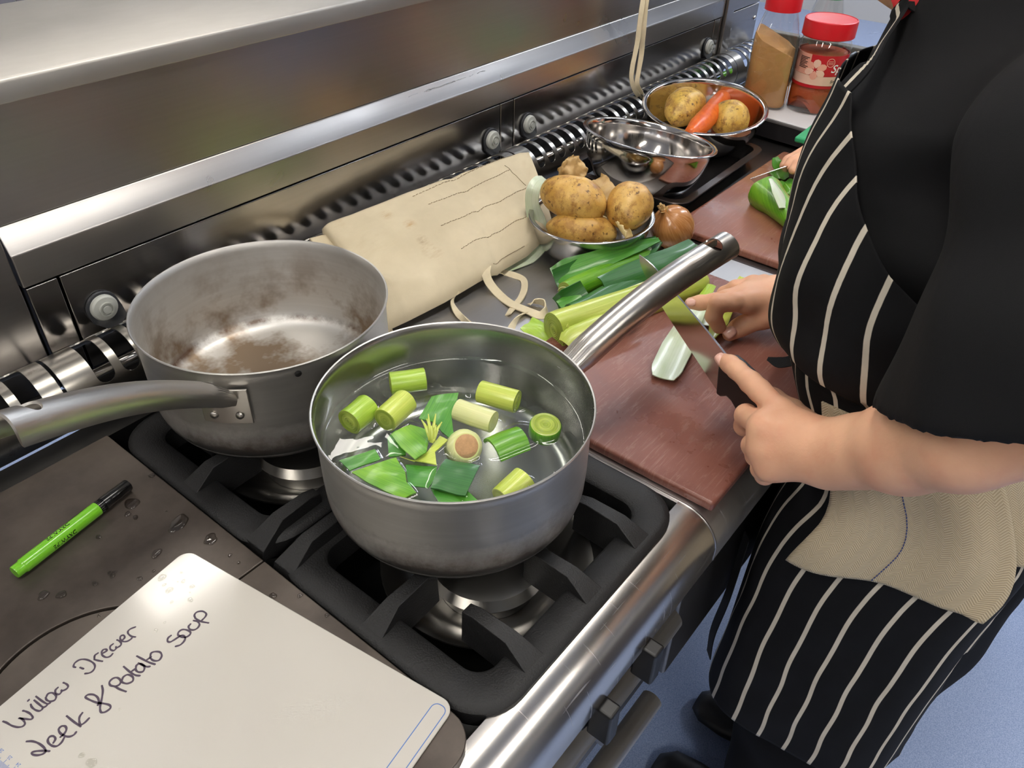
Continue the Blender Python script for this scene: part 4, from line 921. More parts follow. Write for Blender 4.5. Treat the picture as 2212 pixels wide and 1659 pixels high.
e = empty('leek', PP(1690, 440, .004), 'green leek top lying on the rear brown board', 'leek')
stalk('stalk', PP(1716, 478, .022), PP(1652, 416, .024), [(0, .0165), (.3, .0185), (.6, .022), (.85, .026), (1, .0285)], LK_GREEN, LK_MID, e, wob=.1, oval=1.05)
leaf('outer_leaf', PL([(1700, 450, .036), (1684, 415, .050), (1666, 386, .062)]), [.03, .03, .012], LK_WHITE, -1.0, (.3, -.2, 1), e, seed=3)
leaf('outer_leaf', PL([(1668, 452, .006), (1640, 440, .006), (1620, 437, .006)]), [.02, .022, .012], LK_GREEN, .3, (0, 0, 1), e)
GR2 = 'leek leaves on the rear board'
leaf('leek_leaf', PL([(1700, 366, .012), (1720, 350, .022), (1742, 338, .026)]), [.03, .045, .03], LK_GREEN, -.8, (-.4, -.3, 1), label='bright green leek leaf behind the far knife', cat='leek leaf', group=GR2)
leaf('leek_leaf', PL([(1674, 340, .028), (1680, 356, .018), (1690, 368, .008)]), [.010, .022, .018], LK_MID, .8, (-.6, -.2, .8), label='small upright green leaf tip left of the far bright leaf', cat='leek leaf', group=GR2)
leaf('leek_leaf', PL([(1692, 392, .008), (1706, 402, .010), (1722, 412, .008)]), [.024, .036, .028], LK_MID, .7, (-.2, 0, 1), rip=.004, label='dark green leaf scrap in front of the far knife', cat='leek leaf', group=GR2)
leaf('leek_leaf', PL([(1700, 398, .014), (1712, 410, .016), (1722, 420, .012)]), [.016, .022, .016], LK_GREEN, -.6, (-.3, 0, 1), rip=.004, seed=4, label='curled green leaf scrap lying on the dark one by the far knife', cat='leek leaf', group=GR2)
# ------------------------------------------------------------------ canvas tool roll and its tapes
CANV = NT('canvas'); _v = CANV.coord(); _n = CANV.noise(_v, 9, 5, .6); _w = CANV.noise(_v, 900, 2); _s = CANV.noise(CANV.coord((1, 1, 1), loc=(1.3, .2, 0)), 30, 6, .7)
_col = CANV.mix(CANV.rng(_n, 0, 1, .3, .7), lin((198, 184, 154)), lin((218, 204, 174))); TRO = PP(900, 560, -.0095)
for (sx_, sy_, sz_, r_, k_, tc_) in ((938, 528, .058, .022, 1.0, (150, 100, 44)), (915, 513, .060, .012, 1.0, (120, 78, 36)), (884, 488, .066, .013, .8, (176, 130, 70)), (834, 466, .074, .012, .6, (176, 140, 92)), (728, 486, .074, .014, .5, (184, 156, 116)), (800, 540, .055, .06, .16, (190, 168, 128))):
    _c = PP(sx_, sy_, sz_) - TRO; _d = CANV.n('ShaderNodeVectorMath', operation='DISTANCE'); CANV.l(_v, _d.inputs[0]); _d.inputs[1].default_value = tuple(_c)
    _m = CANV.math('MULTIPLY', CANV.rng(_d.outputs['Value'], 1, 0, r_ * .2, r_), CANV.rng(CANV.noise(CANV.coord((40, 160, 80), rot=(0, 0, .5)), 1, 4, .65), 0, 1, .42, .62)); _col = CANV.mix(CANV.math('MULTIPLY', _m, k_ * .85), _col, lin(tc_))
CANV.set(col=_col, rough=.85); CANV.bump(_w, .25, .0006); CANV = CANV.m
THREAD = mat_plain('stitch_thread', (150, 134, 108), .9)
TAPE = mat_plain('cotton_tape', (222, 208, 176), .85, 0, .08, 200, .3, 1400)
ev = empty('tool_roll', PP(900, 560, -.0095), 'folded beige canvas tool roll with stitched pockets resting against the flue guard', 'tool roll')
# four edges of the upper surface as (px, py, z)
top_e = PL([(693, 478, .080), (760, 455, .082), (880, 408, .084), (1000, 365, .084), (1075, 340, .082), (1122, 324, .080), (1140, 323, .078)])
bot_e = PL([(832, 694, .012), (880, 672, .016), (960, 632, .018), (1035, 588, .018), (1090, 562, .017), (1140, 533, .018), (1194, 482, .028)])
def lerp_path(P, t):
    P = np.array(P); x = t * (len(P) - 1); i = min(int(x), len(P) - 2); return P[i] + (P[i + 1] - P[i]) * (x - i)
nu, nv = 64, 40; TP = []
def roll_pt(u, v, off=0.0):
    a = lerp_path(top_e, u); b = lerp_path(bot_e, u); p = a + (b - a) * v
    p = p + np.array([0, 0, .010 * math.sin(math.pi * v) * (1 - .3 * u)])
    edge = min(u, 1 - u, v, 1 - v)
    p[2] += .0055 * noise.noise(Vector((u * 5, v * 4, 1.0))) * min(1, edge * 8) + .0025 * noise.noise(Vector((u * 14 + v * 6, v * 9, 4.0))) * min(1, edge * 10)
    fold = abs(u - .46 - .16 * v); p[2] -= .0035 * math.exp(-(fold / .02) ** 2)
    f2 = abs(v - (.62 + .9 * u)) if u < .3 else 9; p[2] += .004 * math.exp(-(f2 / .04) ** 2)
    if v < .06 or v > .94: k = (min(v, 1 - v) / .06); p[2] -= .006 * (1 - k) ** 2
    if u < .05: p[2] -= .006 * (1 - u / .05) ** 2
    p[2] += off; return p
m = MB()
for v in np.linspace(0, 1, nv):
    for u in np.linspace(0, 1, nu): TP.append(roll_pt(u, v))
BT = []
for i, v in enumerate(np.linspace(0, 1, nv)):
    for j, u in enumerate(np.linspace(0, 1, nu)):
        p = TP[i * nu + j].copy(); ins = 0.0; th = .015 * (1 - .35 * v)
        p[2] -= th; BT.append(p)
m.grid(TP, nu, nv); o = m.add(BT, []); N = nu * nv
for i in range(nv - 1):
    for j in range(nu - 1): a = o + i * nu + j; m.f.append((a, a + nu, a + nu + 1, a + 1)); m.mi.append(0)
for i in range(nv - 1):
    for j in (0, nu - 1): a = i * nu + j; m.f.append((a, a + nu, a + nu + N, a + N)); m.mi.append(0)
for j in range(nu - 1):
    for i in (0, nv - 1): a = i * nu + j; m.f.append((a, a + 1, a + 1 + N, a + N)); m.mi.append(0)
build('canvas_body', m, CANV, ev, auto=75)
# folded flap layers at the left end
for k, (dz, v0, v1, du) in enumerate(((-.012, .02, .40, -.012), (-.019, .30, .98, -.006))):
    m = MB(); m.strip([roll_pt(0.012, v, dz) + np.array([du, 0, 0]) for v in np.linspace(v0, v1, 14)], .030, thick=.004); build('folded_edge', m, CANV, ev, bevel=.0015)
def uvat(px, py):
    best = None
    for u in np.linspace(0, 1, 60):
        for v in np.linspace(0, 1, 40):
            p = roll_pt(u, v) - CAM; d = p @ FW; q = (1106 + FPX * (p @ RT) / d, 829.5 - FPX * (p @ UP) / d); e_ = (q[0] - px) ** 2 + (q[1] - py) ** 2
            if best is None or e_ < best[0]: best = (e_, u, v)
    return best[1:]
for (a, b) in (((893, 426), (1110, 336)), ((919, 441), (1099, 367)), ((958, 491), (1137, 408)), ((1000, 535), (1142, 464)), ((1092, 358), (1138, 402)), ((1064, 570), (1135, 535))):
    (ua, va), (ub, vb) = uvat(*a), uvat(*b); m = MB(); n = 46
    for i in range(n):
        t0, t1 = i / n, (i + .68) / n
        q0 = roll_pt(ua + (ub - ua) * t0, va + (vb - va) * t0, .0006); q1 = roll_pt(ua + (ub - ua) * t1, va + (vb - va) * t1, .0006); q1 = q1 + np.array([0, .0012 * (1 if i % 2 else -1) * .5, 0])
        m.tube([q0, (q0 + q1) / 2 + [0, 0, .0003], q1], .00045, 5)
    build('stitching', m, THREAD, ev, kind='stuff', label='line of zigzag stitching')
def tape(name, pts, w, twist, par, **kw):
    P = smooth_path(PL(pts), 6); n = len(P); build(name, MB().strip(P, w, (0, 0, 1), .0016, twist=[np.interp(i / (n - 1), np.linspace(0, 1, len(twist)), twist) for i in range(n)]), TAPE, par, auto=50, **kw)
ZT = -.0078
tape('tie_tape', [(990, 628, .006), (982, 640, .0), (978, 655, -.004), (988, 676, -.005), (1006, 692, -.005), (1030, 702, -.005)], .0085, [0, .9, 2.2, 3.3, 4.6, 6.0], ev)
tape('tie_tape', [(1052, 574, .016), (1050, 592, .012), (1058, 612, .002), (1078, 636, ZT), (1104, 656, ZT + .001), (1140, 671, ZT + .002), (1166, 681, ZT + .003), (1180, 672, ZT + .006), (1176, 655, ZT + .007), (1156, 651, ZT + .006), (1142, 658, ZT + .003)], .0125, [0, .2, .3, .2, .1, .1, .4, 1.2, 1.4, 1.0, .5], ev)
tape('tie_tape', [(1066, 584, .006), (1085, 588, ZT + .001), (1108, 594, ZT), (1130, 604, ZT), (1133, 622, ZT), (1126, 642, ZT), (1112, 660, ZT - .0005), (1097, 680, ZT)], .0095, [.5, .2, .7, .2, 0, .2, .1, .6], ev)
tape('tie_tape', [(1140, 672, ZT + .0005), (1125, 682, ZT), (1110, 700, ZT), (1098, 720, ZT)], .0095, [.2, 1.0, 2.3, 3.0], ev)
# hanging tape from the shelf
e = empty('hanging_tape', (1.30, .768, .02), 'twisted cotton tape hanging down behind the large steel bowls', 'tape')
def tp2(pts, tw, w):
    P = smooth_path([Py(x, y, yy) for x, y, yy in pts] , 8); n = len(P); build('strand', MB().strip(P, w, (-.3, -1, 0), .0015, twist=[np.interp(i / (n - 1), np.linspace(0, 1, len(tw)), tw) for i in range(n)]), TAPE, e, auto=50)
tp2([(1402, -40, 0.8205), (1398, -10, 0.8133), (1394, 20, 0.8118), (1391, 55, 0.8107), (1388, 90, 0.8101), (1385, 120, 0.8096), (1380, 150, 0.8086), (1376, 180, 0.8076), (1384, 200, 0.8061), (1389, 212, 0.8054)], [0, .4, 1.0, .6, 1.4, .5, .2, .3, .9, .8], .0098)
tp2([(1396, -40, 0.8215), (1391, -10, 0.8164), (1386, 20, 0.8126), (1381, 55, 0.8117), (1377, 90, 0.8110), (1371, 120, 0.8103), (1366, 145, 0.8096), (1364, 170, 0.8086), (1370, 192, 0.8072), (1380, 208, 0.8061)], [.6, 1.2, .6, .2, .9, .3, .6, .1, .4, .7], .0090)
build('loop_end', MB().strip(smooth_path([Py(1402, -40, .8205), Py(1404, -55, .8257) + [0, 0, .004], np.array([Py(1402, -60, .829)[0], .835, .3430]), np.array([Py(1398, -60, .829)[0], .86, .3430])], 5), .01, (0, -1, .4), .0015), TAPE, e)

# ------------------------------------------------------------------ whiteboard with handwriting
WBM = NT('whiteboard_laminate'); WBM.set(col=lin((192, 188, 180)), rough=.14, coat=.2, coatr=.06); WBM = WBM.m
INK = mat_plain('marker_ink', (70, 58, 74), .5, 0, .15, 400); BLUE = mat_plain('blue_print', (72, 110, 176), .4)
q1, q2 = Pz(405, 1190, 0), Pz(985, 1527, 0); ex = unit((q2 - q1) * [1, 1, 0]); ey = np.array([ex[1], -ex[0], 0])
WT = .0026
wbx = empty('whiteboard', q1 + ex * .1485 + ey * .105, 'small whiteboard handwritten with a soup name at the lower left', 'whiteboard')
def wr(ins, z, r): return rrect(ins, .297 - ins, ins, .210 - ins, r, z, np.array([q1[0], q1[1], 0]), ex, ey, 9)
m = MB(); m.loft([wr(.0006, .0004, .011), wr(0, .0009, .0115), wr(0, WT - .0005, .0115), wr(.0006, WT, .011)]); build('board', m, WBM, wbx, smooth=False)
def onb(px, py, dz=.00015): return np.array(Pz(px, py, WT + dz))
def ink(strokes, w, nm, mat, lab):
    m = MB()
    for st in strokes:
        P = smooth_path([onb(*s) for s in st], 5); n = len(P)
        m.strip(P, [w * (.85 + .25 * abs(math.sin(i * .35))) for i in range(n)], (0, 0, 1), .00012)
        for p in (P[0], P[-1]): m.lathe([(1e-5, .00008), (w / 2, .00007), (w / 2, 0)], p, 10)
    build(nm, m, mat, wbx, smooth=False, label=lab)
A_ = lambda pts: [(x / 5.2, 1340 + y / 5.2) for x, y in pts]
B_ = lambda pts: [(160 + x / 5.925, 1300 + y / 5.925) for x, y in pts]
ink([A_(s) for s in ([(35, 1135), (75, 1150), (130, 1182), (200, 1200), (255, 1190), (280, 1160), (262, 1122), (228, 1098), (215, 1100)], [(215, 1100), (290, 1108), (345, 1112), (368, 1090), (340, 1050), (295, 1025), (258, 1015)],
    [(345, 945), (358, 975), (395, 1005), (440, 1018), (472, 1000), (482, 975)], [(385, 898), (430, 935), (482, 975), (515, 965), (530, 950)], [(405, 855), (470, 905), (530, 938), (565, 925)], [(314, 905), (325, 893)],
    [(515, 870), (540, 825), (590, 815), (630, 850), (615, 895), (565, 910), (525, 895), (513, 868)], [(650, 755), (622, 785), (628, 822), (665, 830), (692, 800), (690, 785)], [(690, 795), (740, 775), (765, 745), (750, 718), (712, 700)],
    [(848, 528), (826, 518), (840, 480), (890, 445), (950, 438), (1010, 455), (1058, 490), (1065, 530), (1040, 570), (1000, 592), (955, 598)], [(900, 530), (938, 545)], [(1060, 440), (1105, 452), (1150, 460)], [(1060, 440), (1065, 395), (1100, 368)],
    [(1150, 372), (1185, 352), (1202, 340), (1190, 325), (1160, 330), (1142, 358), (1150, 392), (1190, 415), (1235, 405), (1265, 375)], [(1270, 265), (1240, 290), (1240, 325), (1275, 340), (1305, 315), (1302, 298)], [(1303, 312), (1345, 290), (1362, 262), (1345, 235), (1315, 220)],
    [(1372, 225), (1400, 195), (1390, 168), (1358, 175), (1350, 208), (1378, 236), (1425, 236), (1465, 215), (1480, 200)], [(1520, 187), (1478, 180), (1442, 152), (1438, 122), (1468, 95), (1520, 75)])], .0015, 'handwriting', INK, 'first handwritten line reading Willow Drewer')
ink([A_(s) for s in ([(300, 1360), (360, 1358), (430, 1380), (490, 1425), (512, 1468), (482, 1500), (420, 1515), (365, 1505), (362, 1482), (420, 1468), (500, 1465), (555, 1470)], [(600, 1375), (622, 1332), (602, 1302), (562, 1305), (537, 1340), (547, 1380), (590, 1410), (640, 1412), (690, 1372), (720, 1320)],
    [(680, 1310), (722, 1272), (746, 1225), (732, 1190), (690, 1190), (660, 1222), (672, 1262), (720, 1296), (780, 1306), (830, 1285), (855, 1255)], [(750, 1075), (830, 1140), (905, 1192)], [(925, 1040), (895, 1082), (890, 1130), (905, 1172), (950, 1150), (1000, 1100)],
    [(1145, 735), (1155, 790), (1145, 870), (1127, 950), (1125, 1008), (1142, 1035), (1190, 1025), (1240, 985), (1230, 952), (1170, 935), (1090, 925), (1000, 890), (960, 862), (990, 835), (1050, 835), (1095, 865), (1110, 912), (1100, 952)],
    [(1290, 740), (1340, 772), (1415, 800)], [(1290, 742), (1240, 730), (1230, 692), (1270, 652), (1320, 645), (1355, 680), (1340, 722), (1290, 745)], [(1368, 682), (1385, 637), (1435, 610), (1490, 635), (1490, 682), (1430, 710), (1375, 697), (1368, 680)], [(1390, 520), (1460, 580), (1520, 615), (1570, 622)], [(1465, 582), (1515, 547)])] +
    [B_(s) for s in ([(790, 850), (800, 812), (850, 790), (900, 830), (885, 888), (832, 900), (796, 880), (788, 850)], [(825, 785), (880, 812), (930, 830), (970, 828)], [(805, 695), (880, 735), (960, 775), (1035, 800)], [(935, 740), (985, 705)], [(975, 700), (988, 655), (1040, 637), (1100, 645), (1122, 690), (1090, 745), (1030, 755), (985, 730), (975, 698)],
    [(1240, 432), (1205, 460), (1195, 500), (1225, 515), (1275, 490), (1330, 455), (1385, 430), (1420, 452), (1410, 500), (1360, 550), (1300, 570)], [(1385, 440), (1335, 430), (1335, 392), (1380, 357), (1440, 360), (1490, 390), (1472, 430), (1420, 455), (1370, 450)], [(1490, 285), (1465, 315), (1480, 350), (1530, 360), (1580, 335), (1605, 290), (1580, 252), (1530, 240)], [(1550, 210), (1620, 250), (1720, 270)], [(1555, 212), (1540, 172), (1570, 132), (1640, 120), (1690, 150), (1680, 190), (1635, 237)])], .0016, 'handwriting', INK, 'second handwritten line reading leek and potato soup')
bx = lambda a, b: np.array([q1[0], q1[1], WT + .0001]) + ex * a + ey * b
def lc(p): d = np.array(Pz(*p, WT)) - [q1[0], q1[1], 0]; return float(d @ ex), float(d @ ey)
(a0, b0), (a1, b1), (a2, b2) = lc((864, 1625)), lc((937, 1514)), lc((962, 1530))
aL, aR, bT = lc((900, 1570))[0], lc((937, 1575))[0], min(b1, b2)
rad = (aR - aL) * .42; loop = [(aL, .165)] + [(aL, bT + rad)] + [(aL + rad - rad * math.cos(t), bT + rad - rad * math.sin(t)) for t in np.linspace(.2, 1.57, 6)] + [(aR - rad + rad * math.sin(t), bT + rad - rad * math.cos(t)) for t in np.linspace(0, 1.57, 7)] + [(aR, .165), (aL, .165)]
m = MB(); m.strip([bx(*p) for p in loop], .0007, (0, 0, 1), .0001); build('printed_box', m, BLUE, wbx, smooth=False, label='thin blue printed box')
m = MB()
for i in range(0, 130):
    a_ = .0125 + i * .001; l_ = .0062 if i % 10 == 1 else (.0048 if i % 5 == 1 else .0036)
    m.strip([bx(a_, .2096), bx(a_, .2096 - l_)], .00035, (0, 0, 1), .0001)
build('printed_ruler', m, BLUE, wbx, smooth=False, kind='stuff', label='blue printed ruler ticks')
for k, txt in enumerate(('24', '25', '26', '27')):
    V, F = text_mesh(txt, .0036); m = MB(); a_ = .0535 - k * .010
    m.add([bx(a_ + .0022 - v[0], .2003 + v[1]) for v in V], F); build('printed_number', m, BLUE, wbx, smooth=False, label='blue printed ruler number')

# ------------------------------------------------------------------ markers
PENG = mat_plain('green_pen_plastic', (112, 186, 40), .22, 0, .05, 20, coat=.3); PENB = mat_plain('black_pen_plastic', (14, 14, 15), .18, 0, .1, 20)
def marker(a, b, r, label, texts=True, grp=None):
    a = np.asarray(a, float); b = np.asarray(b, float); d = unit(b - a); L = np.linalg.norm(b - a); e = empty('marker_pen', (a + b) / 2 - [0, 0, r], label, 'marker pen', 'green marker pens')
    cl = L * .70
    build('barrel', MB().lathe([(0, 0), (r * .8, 0), (r * .86, .0008), (r * .86, .0065), (r * .9, .0078), (r, .0088), (r, cl), (r * .96, cl + .0008), (r * .9, cl + .001), (0, cl + .001)], a, 32, d), PENG, e, auto=35)
    cap = MB(); cap.lathe([(0, cl + .0004), (r * .87, cl + .0004), (r * .87, cl + .007), (r * .95, cl + .0072), (r * .97, cl + .009), (r * .90, L - .001), (r * .84, L), (0, L)], a, 32, d)
    ck = build('cap', cap, PENB, e, auto=35)
    u = np.array([0, 0, 1.0]); s = np.cross(d, u); m = MB()
    for k in range(20):
        t = 2 * math.pi * k / 20; c_ = a + d * (cl + .0012) + (s * math.cos(t) + u * math.sin(t)) * r * .9; m.tube([c_, c_ + d * .0055], .00035, 5)
    build('grip_ribs', m, PENB, ck, kind='stuff')
    c_ = a + (s * .15 + u) * r * .97; build('clip', MB().tube([a + d * (cl + .013) + (s * .8 + u * .55) * r * .98, a + d * (L - .004) + (s * .8 + u * .55) * r * .93], .0011, 8), PENB, ck)
    if texts:
        def wrap(V, off, ang0, along):
            o_ = []
            for v in V:
                th = ang0 - v[1] / r; o_.append(a + d * (along - v[0]) + (s * math.cos(th) + u * math.sin(th)) * (r + off))
            return o_
        for ang in (R(93), R(178), R(5)):
            V, F = text_mesh('DRYWIPE', .0056, .00012); m = MB(); m.add(wrap(V, .00008, ang + .3, L * .475), F); build('print', m, PENB, e, smooth=False, label='black printed lettering')
        el = [(.0135 * math.cos(t), .0032 * math.sin(t)) for t in np.linspace(0, 2 * math.pi, 40, endpoint=False)]
        m = MB().sheet([(p[0] + .0135, p[1]) for p in el], [], lambda x, y, w_: wrap([(x, y)], .00006 - w_, R(140), L * .655)[0], .00003, (.003, .0008)); build('logo_patch', m, PENB, e, smooth=False, label='black oval logo patch')
        V, F = text_mesh('Show-me', .0052); m = MB(); m.add(wrap([(v[0] + .0035, v[1] - .0012) for v in V], .00018, R(140), L * .655), F); build('print', m, PENG, e, smooth=False, label='green logo lettering')
    return e
marker(Pz(31, 1237, .0072), Pz(277, 1047, .0072), .0071, 'green marker pen with black cap lying on the dark hob plate')
pa, pb = Pz(1545, 170, .0075), Pz(1598, 147, .0075); marker(pa, pb, .0080, 'lime green and black marker pen lying behind the large back bowl', False)

# ------------------------------------------------------------------ water drops
WDROP = mat_clear('plate_water', (.62, .60, .58), .02, .03, 1.33); WDROP2 = mat_clear('clear_water', (.9, .9, .88), .02, .02, 1.33)
def drop(px, py, r, z, mat, label, group, seed=0, asp=1.0, ang=0.0):
    c = np.array(Pz(px, py, z)); n = 22; rs = random.Random(seed); ph = [rs.uniform(0, 6.28) for _ in range(3)]; m = MB(); rings = []
    for (k, h_) in ((1, 0), (.97, .35), (.86, .75), (.6, .95), (.25, 1.0)):
        ring = []
        for j in range(n):
            t = 2 * math.pi * j / n; rr_ = r * k * (1 + .12 * math.sin(2 * t + ph[0]) + .08 * math.sin(3 * t + ph[1]) + .05 * math.sin(5 * t + ph[2])); x, y = rr_ * math.cos(t) * asp, rr_ * math.sin(t)
            ring.append(c + np.array([x * math.cos(ang) - y * math.sin(ang), x * math.sin(ang) + y * math.cos(ang), .0001 + h_ * min(.0016, r * .42)]))
        rings.append(ring)
    m.loft(rings, cap0=False); build('water_drop', m, mat, label=label, cat='water drop', group=group)
big = [(285, 1088, .0068, 1.2, .8, 'round water puddle by the cap of the green marker'), (386, 1130, .0082, 1.35, .3, 'largest water puddle on the dark hob plate'), (455, 1165, .0062, 1.15, .2, 'dark water puddle nearest the pan support on the hob plate'), (338, 1196, .0042, 1.3, .3, 'small shiny puddle above the corner of the whiteboard')]
for i, (x, y, r, asp, an, lb) in enumerate(big): drop(x, y, r, .0, WDROP, lb, 'water drops on the hob plate', i, asp, an)
for i, (x, y, r) in enumerate([(276, 1111, .0030), (293, 1118, .0026), (328, 1028, .0030), (94, 1286, .0046), (133, 1285, .0040), (205, 1261, .0024), (238, 1238, .0022), (243, 1245, .0022), (249, 1236, .0016), (302, 1250, .0022), (332, 1234, .0014), (590, 1287, .0030), (648, 1287, .0022), (707, 1329, .0020), (214, 1330, .0016), (213, 1160, .0024), (497, 1200, .0018), (516, 1216, .0016), (360, 1105, .0010)]):
    drop(x, y, r, .0, WDROP, 'small clear water droplet on the dark hob plate', 'small water drops on the hob plate', 20 + i, 1.15, i)
for i, (x, y, r) in enumerate([(366, 1275, .0030), (396, 1256, .0020), (355, 1264, .0016), (415, 1267, .0020), (371, 1301, .0016), (411, 1296, .0024), (350, 1248, .0034), (337, 1362, .0018), (356, 1345, .0012), (392, 1237, .0014), (410, 1280, .0009), (384, 1257, .0008), (375, 1254, .0007), (259, 1532, .0012), (177, 1632, .0022), (198, 1648, .0036)]):
    drop(x, y, r, WT, WDROP2, 'tiny clear water droplet on the whiteboard', 'water drops on the whiteboard', 60 + i, 1.1, i)

# ------------------------------------------------------------------ chef's knife
KN0 = np.array(Pz(1553, 848, .028)); KD = unit(np.array([.097, .17, 0])); KN = np.array([KD[1], -KD[0], 0])
BLADE = mat_steel('blade_steel', (206, 202, 198), .16, (5, 5, 5), 0.0, smudge=.05); ETCH = mat_plain('etched_mark', (70, 58, 54), .6)
kf = lambda px, py, off=0.0: np.array(Pp(px, py, KN0, KN)) + KN * off
def kplate(pts, th, edge=None):
    a = [kf(*p, th if edge is None else th * edge(p)) for p in pts]; b = [kf(*p, -th if edge is None else -th * edge(p)) for p in pts]; return MB().loft([a, b])
ek = empty('chef_knife', kf(1500, 800), 'chef knife with a black handle held over the front board', 'knife')
sp_pts = [(1569, 766), (1530, 717), (1478, 655), (1440, 609), (1415, 578), (1396, 561), (1381, 550)]
ed_pts = [(1382, 566), (1390, 588), (1404, 616), (1420, 646), (1440, 679), (1476, 734), (1510, 785), (1545, 838), (1551, 846), (1555, 848), (1558, 846), (1560, 812)]
SPn, EDn = smooth_path([(*p, 0) for p in sp_pts], 3), smooth_path([(*p, 0) for p in ed_pts], 3)
ns = 26; rings = []
Sx = [SPn[int(i * (len(SPn) - 1) / (ns - 1))] for i in range(ns)]
Ex = []
edge_main = [p for p in reversed(ed_pts[:9])]
EM = smooth_path([(*p, 0) for p in edge_main], 4)
Ex = [EM[int(i * (len(EM) - 1) / (ns - 1))] for i in range(ns)]
m = MB()
for i in range(ns):
    t = i / (ns - 1); th = .0013 * (1 - .6 * t); s_, e_ = Sx[i][:2], Ex[i][:2]
    rings.append([kf(*s_, -th), kf(*s_, th), kf((s_[0] + e_[0]) / 2, (s_[1] + e_[1]) / 2, th * .6), kf(*e_, .0001), kf(*e_, -.0001), kf((s_[0] + e_[0]) / 2, (s_[1] + e_[1]) / 2, -th * .6)])
m.loft(rings); hl = [(1569, 766), (1551, 846), (1555, 848), (1558, 846), (1562, 806)]
build('blade', m, BLADE, ek, auto=25)
build('heel', kplate([(1569, 766), (1552, 845), (1554, 848), (1558, 846), (1564, 806)], .0012), BLADE, ek, smooth=False)
build('handle', kplate([(1566, 768), (1583, 769), (1598, 781), (1630, 812), (1670, 850), (1715, 893), (1722, 925), (1705, 960), (1680, 970), (1645, 942), (1622, 912), (1606, 888), (1592, 864), (1581, 853), (1568, 854), (1559, 848)], .0085), BLACK_PL, ek, bevel=.003, bseg=3)
m = MB()
K = lambda x, y: kf(1430 + x / 7.54, 640 + y / 7.54, .00135 * .95 + .0004)
circ_ = [K(545 + 22 * math.cos(t), 620 + 28 * math.sin(t)) for t in np.linspace(0, 5.6, 16)]
m.strip(circ_, .0007, KN, .00008)
for st in ([(600, 590), (625, 585), (620, 640), (598, 610)], [(610, 640), (660, 690), (690, 735), (725, 770)], [(640, 640), (655, 660), (650, 690), (680, 690), (690, 730), (715, 735), (725, 765)], [(690, 655), (705, 665)], [(590, 640), (640, 730), (700, 800)], [(620, 700), (670, 780), (715, 850)], [(760, 840), (768, 850)]): m.strip([K(*p) for p in st], .0006, KN, .00008)
build('etched_mark', m, ETCH, ek, smooth=False, label='small dark etched maker mark')
# far knife on the rear board
kt, kb = np.array(Pz(1621, 386, .012)), np.array(Pz(1760, 352, .040)); d2 = unit(kb - kt); ek2 = empty('cook_knife', kt, 'thin bladed knife seen edge on over the rear board', 'knife')
rings = []
for t in np.linspace(0, 1, 14):
    L_ = np.linalg.norm(kb - kt); p = kt + d2 * L_ * t + np.array([0, 0, .010 * math.sin(t * 1.5)]); hgt = .034 * min(1, (t * 2.2) ** .6 + .02); nrm = unit(np.array([d2[1], -d2[0], 0]))
    rings.append([p - nrm * .001, p + nrm * .001, p + nrm * .0001 - [0, 0, min(hgt, p[2] - .0045)], p - nrm * .0001 - [0, 0, min(hgt, p[2] - .0045)]])
build('blade', MB().loft(rings), BLADE, ek2, auto=30)
hp = kb + np.array([0, 0, .004]); build('handle', MB().tube([hp - d2 * .002, hp + d2 * .02, hp + d2 * .06, hp + d2 * .11], [.011, .012, .011, .013], 12, .8), BLACK_PL, ek2)

# ------------------------------------------------------------------ low black box, jars, green board at the back
f0, f1 = np.array(Pz(1600, 282, -.003)), np.array(Pz(1741, 324, -.003)); bd = unit((f1 - f0) * [1, 1, 0]); bn = np.array([-bd[1], bd[0], 0])
if bn[0] < 0: bn = -bn
MXB = Matrix(((bd[0], bn[0], 0, f0[0]), (bd[1], bn[1], 0, f0[1]), (0, 0, 1, 0), (0, 0, 0, 1)))
WHT = mat_plain('white_laminate', (226, 226, 228), .35, 0, .03, 10); GBX = mat_plain('dark_grey_box', (44, 42, 44), .3, 0, .15, 20); GED = mat_plain('grey_edge', (108, 104, 104), .4)
e = empty('low_box', f0 + bd * .13 + bn * .15 + [0, 0, -.0001], 'low black box with a white top under the spice bottles', 'box')
build('base', MB().box(-.02, .27, 0, .30, -.003, .030, MXB), GBX, e, bevel=.002); build('edge_band', MB().box(-.021, .271, -.001, .301, .0302, .0335, MXB), GED, e, smooth=False)
build('white_top', MB().box(-.018, .268, .002, .298, .0337, .0365, MXB), WHT, e, bevel=.001)
ZB = .0367
g0_, g1_ = np.array(Pz(1716, 298, .045)), np.array(Pz(1764, 262, .045)); gd = unit((g1_ - g0_) * [1, 1, 0]); gn = np.array([gd[1], -gd[0], 0])
MXG = Matrix(((gd[0], gn[0], 0, g0_[0]), (gd[1], gn[1], 0, g0_[1]), (0, 0, 1, 0), (0, 0, 0, 1)))
build('cutting_board', MB().box(0, .30, 0, .22, .0368, .048, MXG), GRNB, bevel=.004, bseg=3, label='green plastic cutting board corner beside the apron', cat='cutting board')
PET = mat_clear('clear_plastic', (.93, .92, .9), .05, .02, 1.45); REDL = mat_plain('red_lid', (206, 24, 36), .35, 0, .06, 30); GRNL = mat_plain('green_lid', (26, 140, 62), .3, 0, .06, 30)
PWD = mat_plain('cinnamon_powder', (186, 142, 88), .9, 0, .12, 130, .4, 600); PAP = mat_plain('paprika_powder', (172, 78, 40), .9, 0, .16, 60, .3, 600)
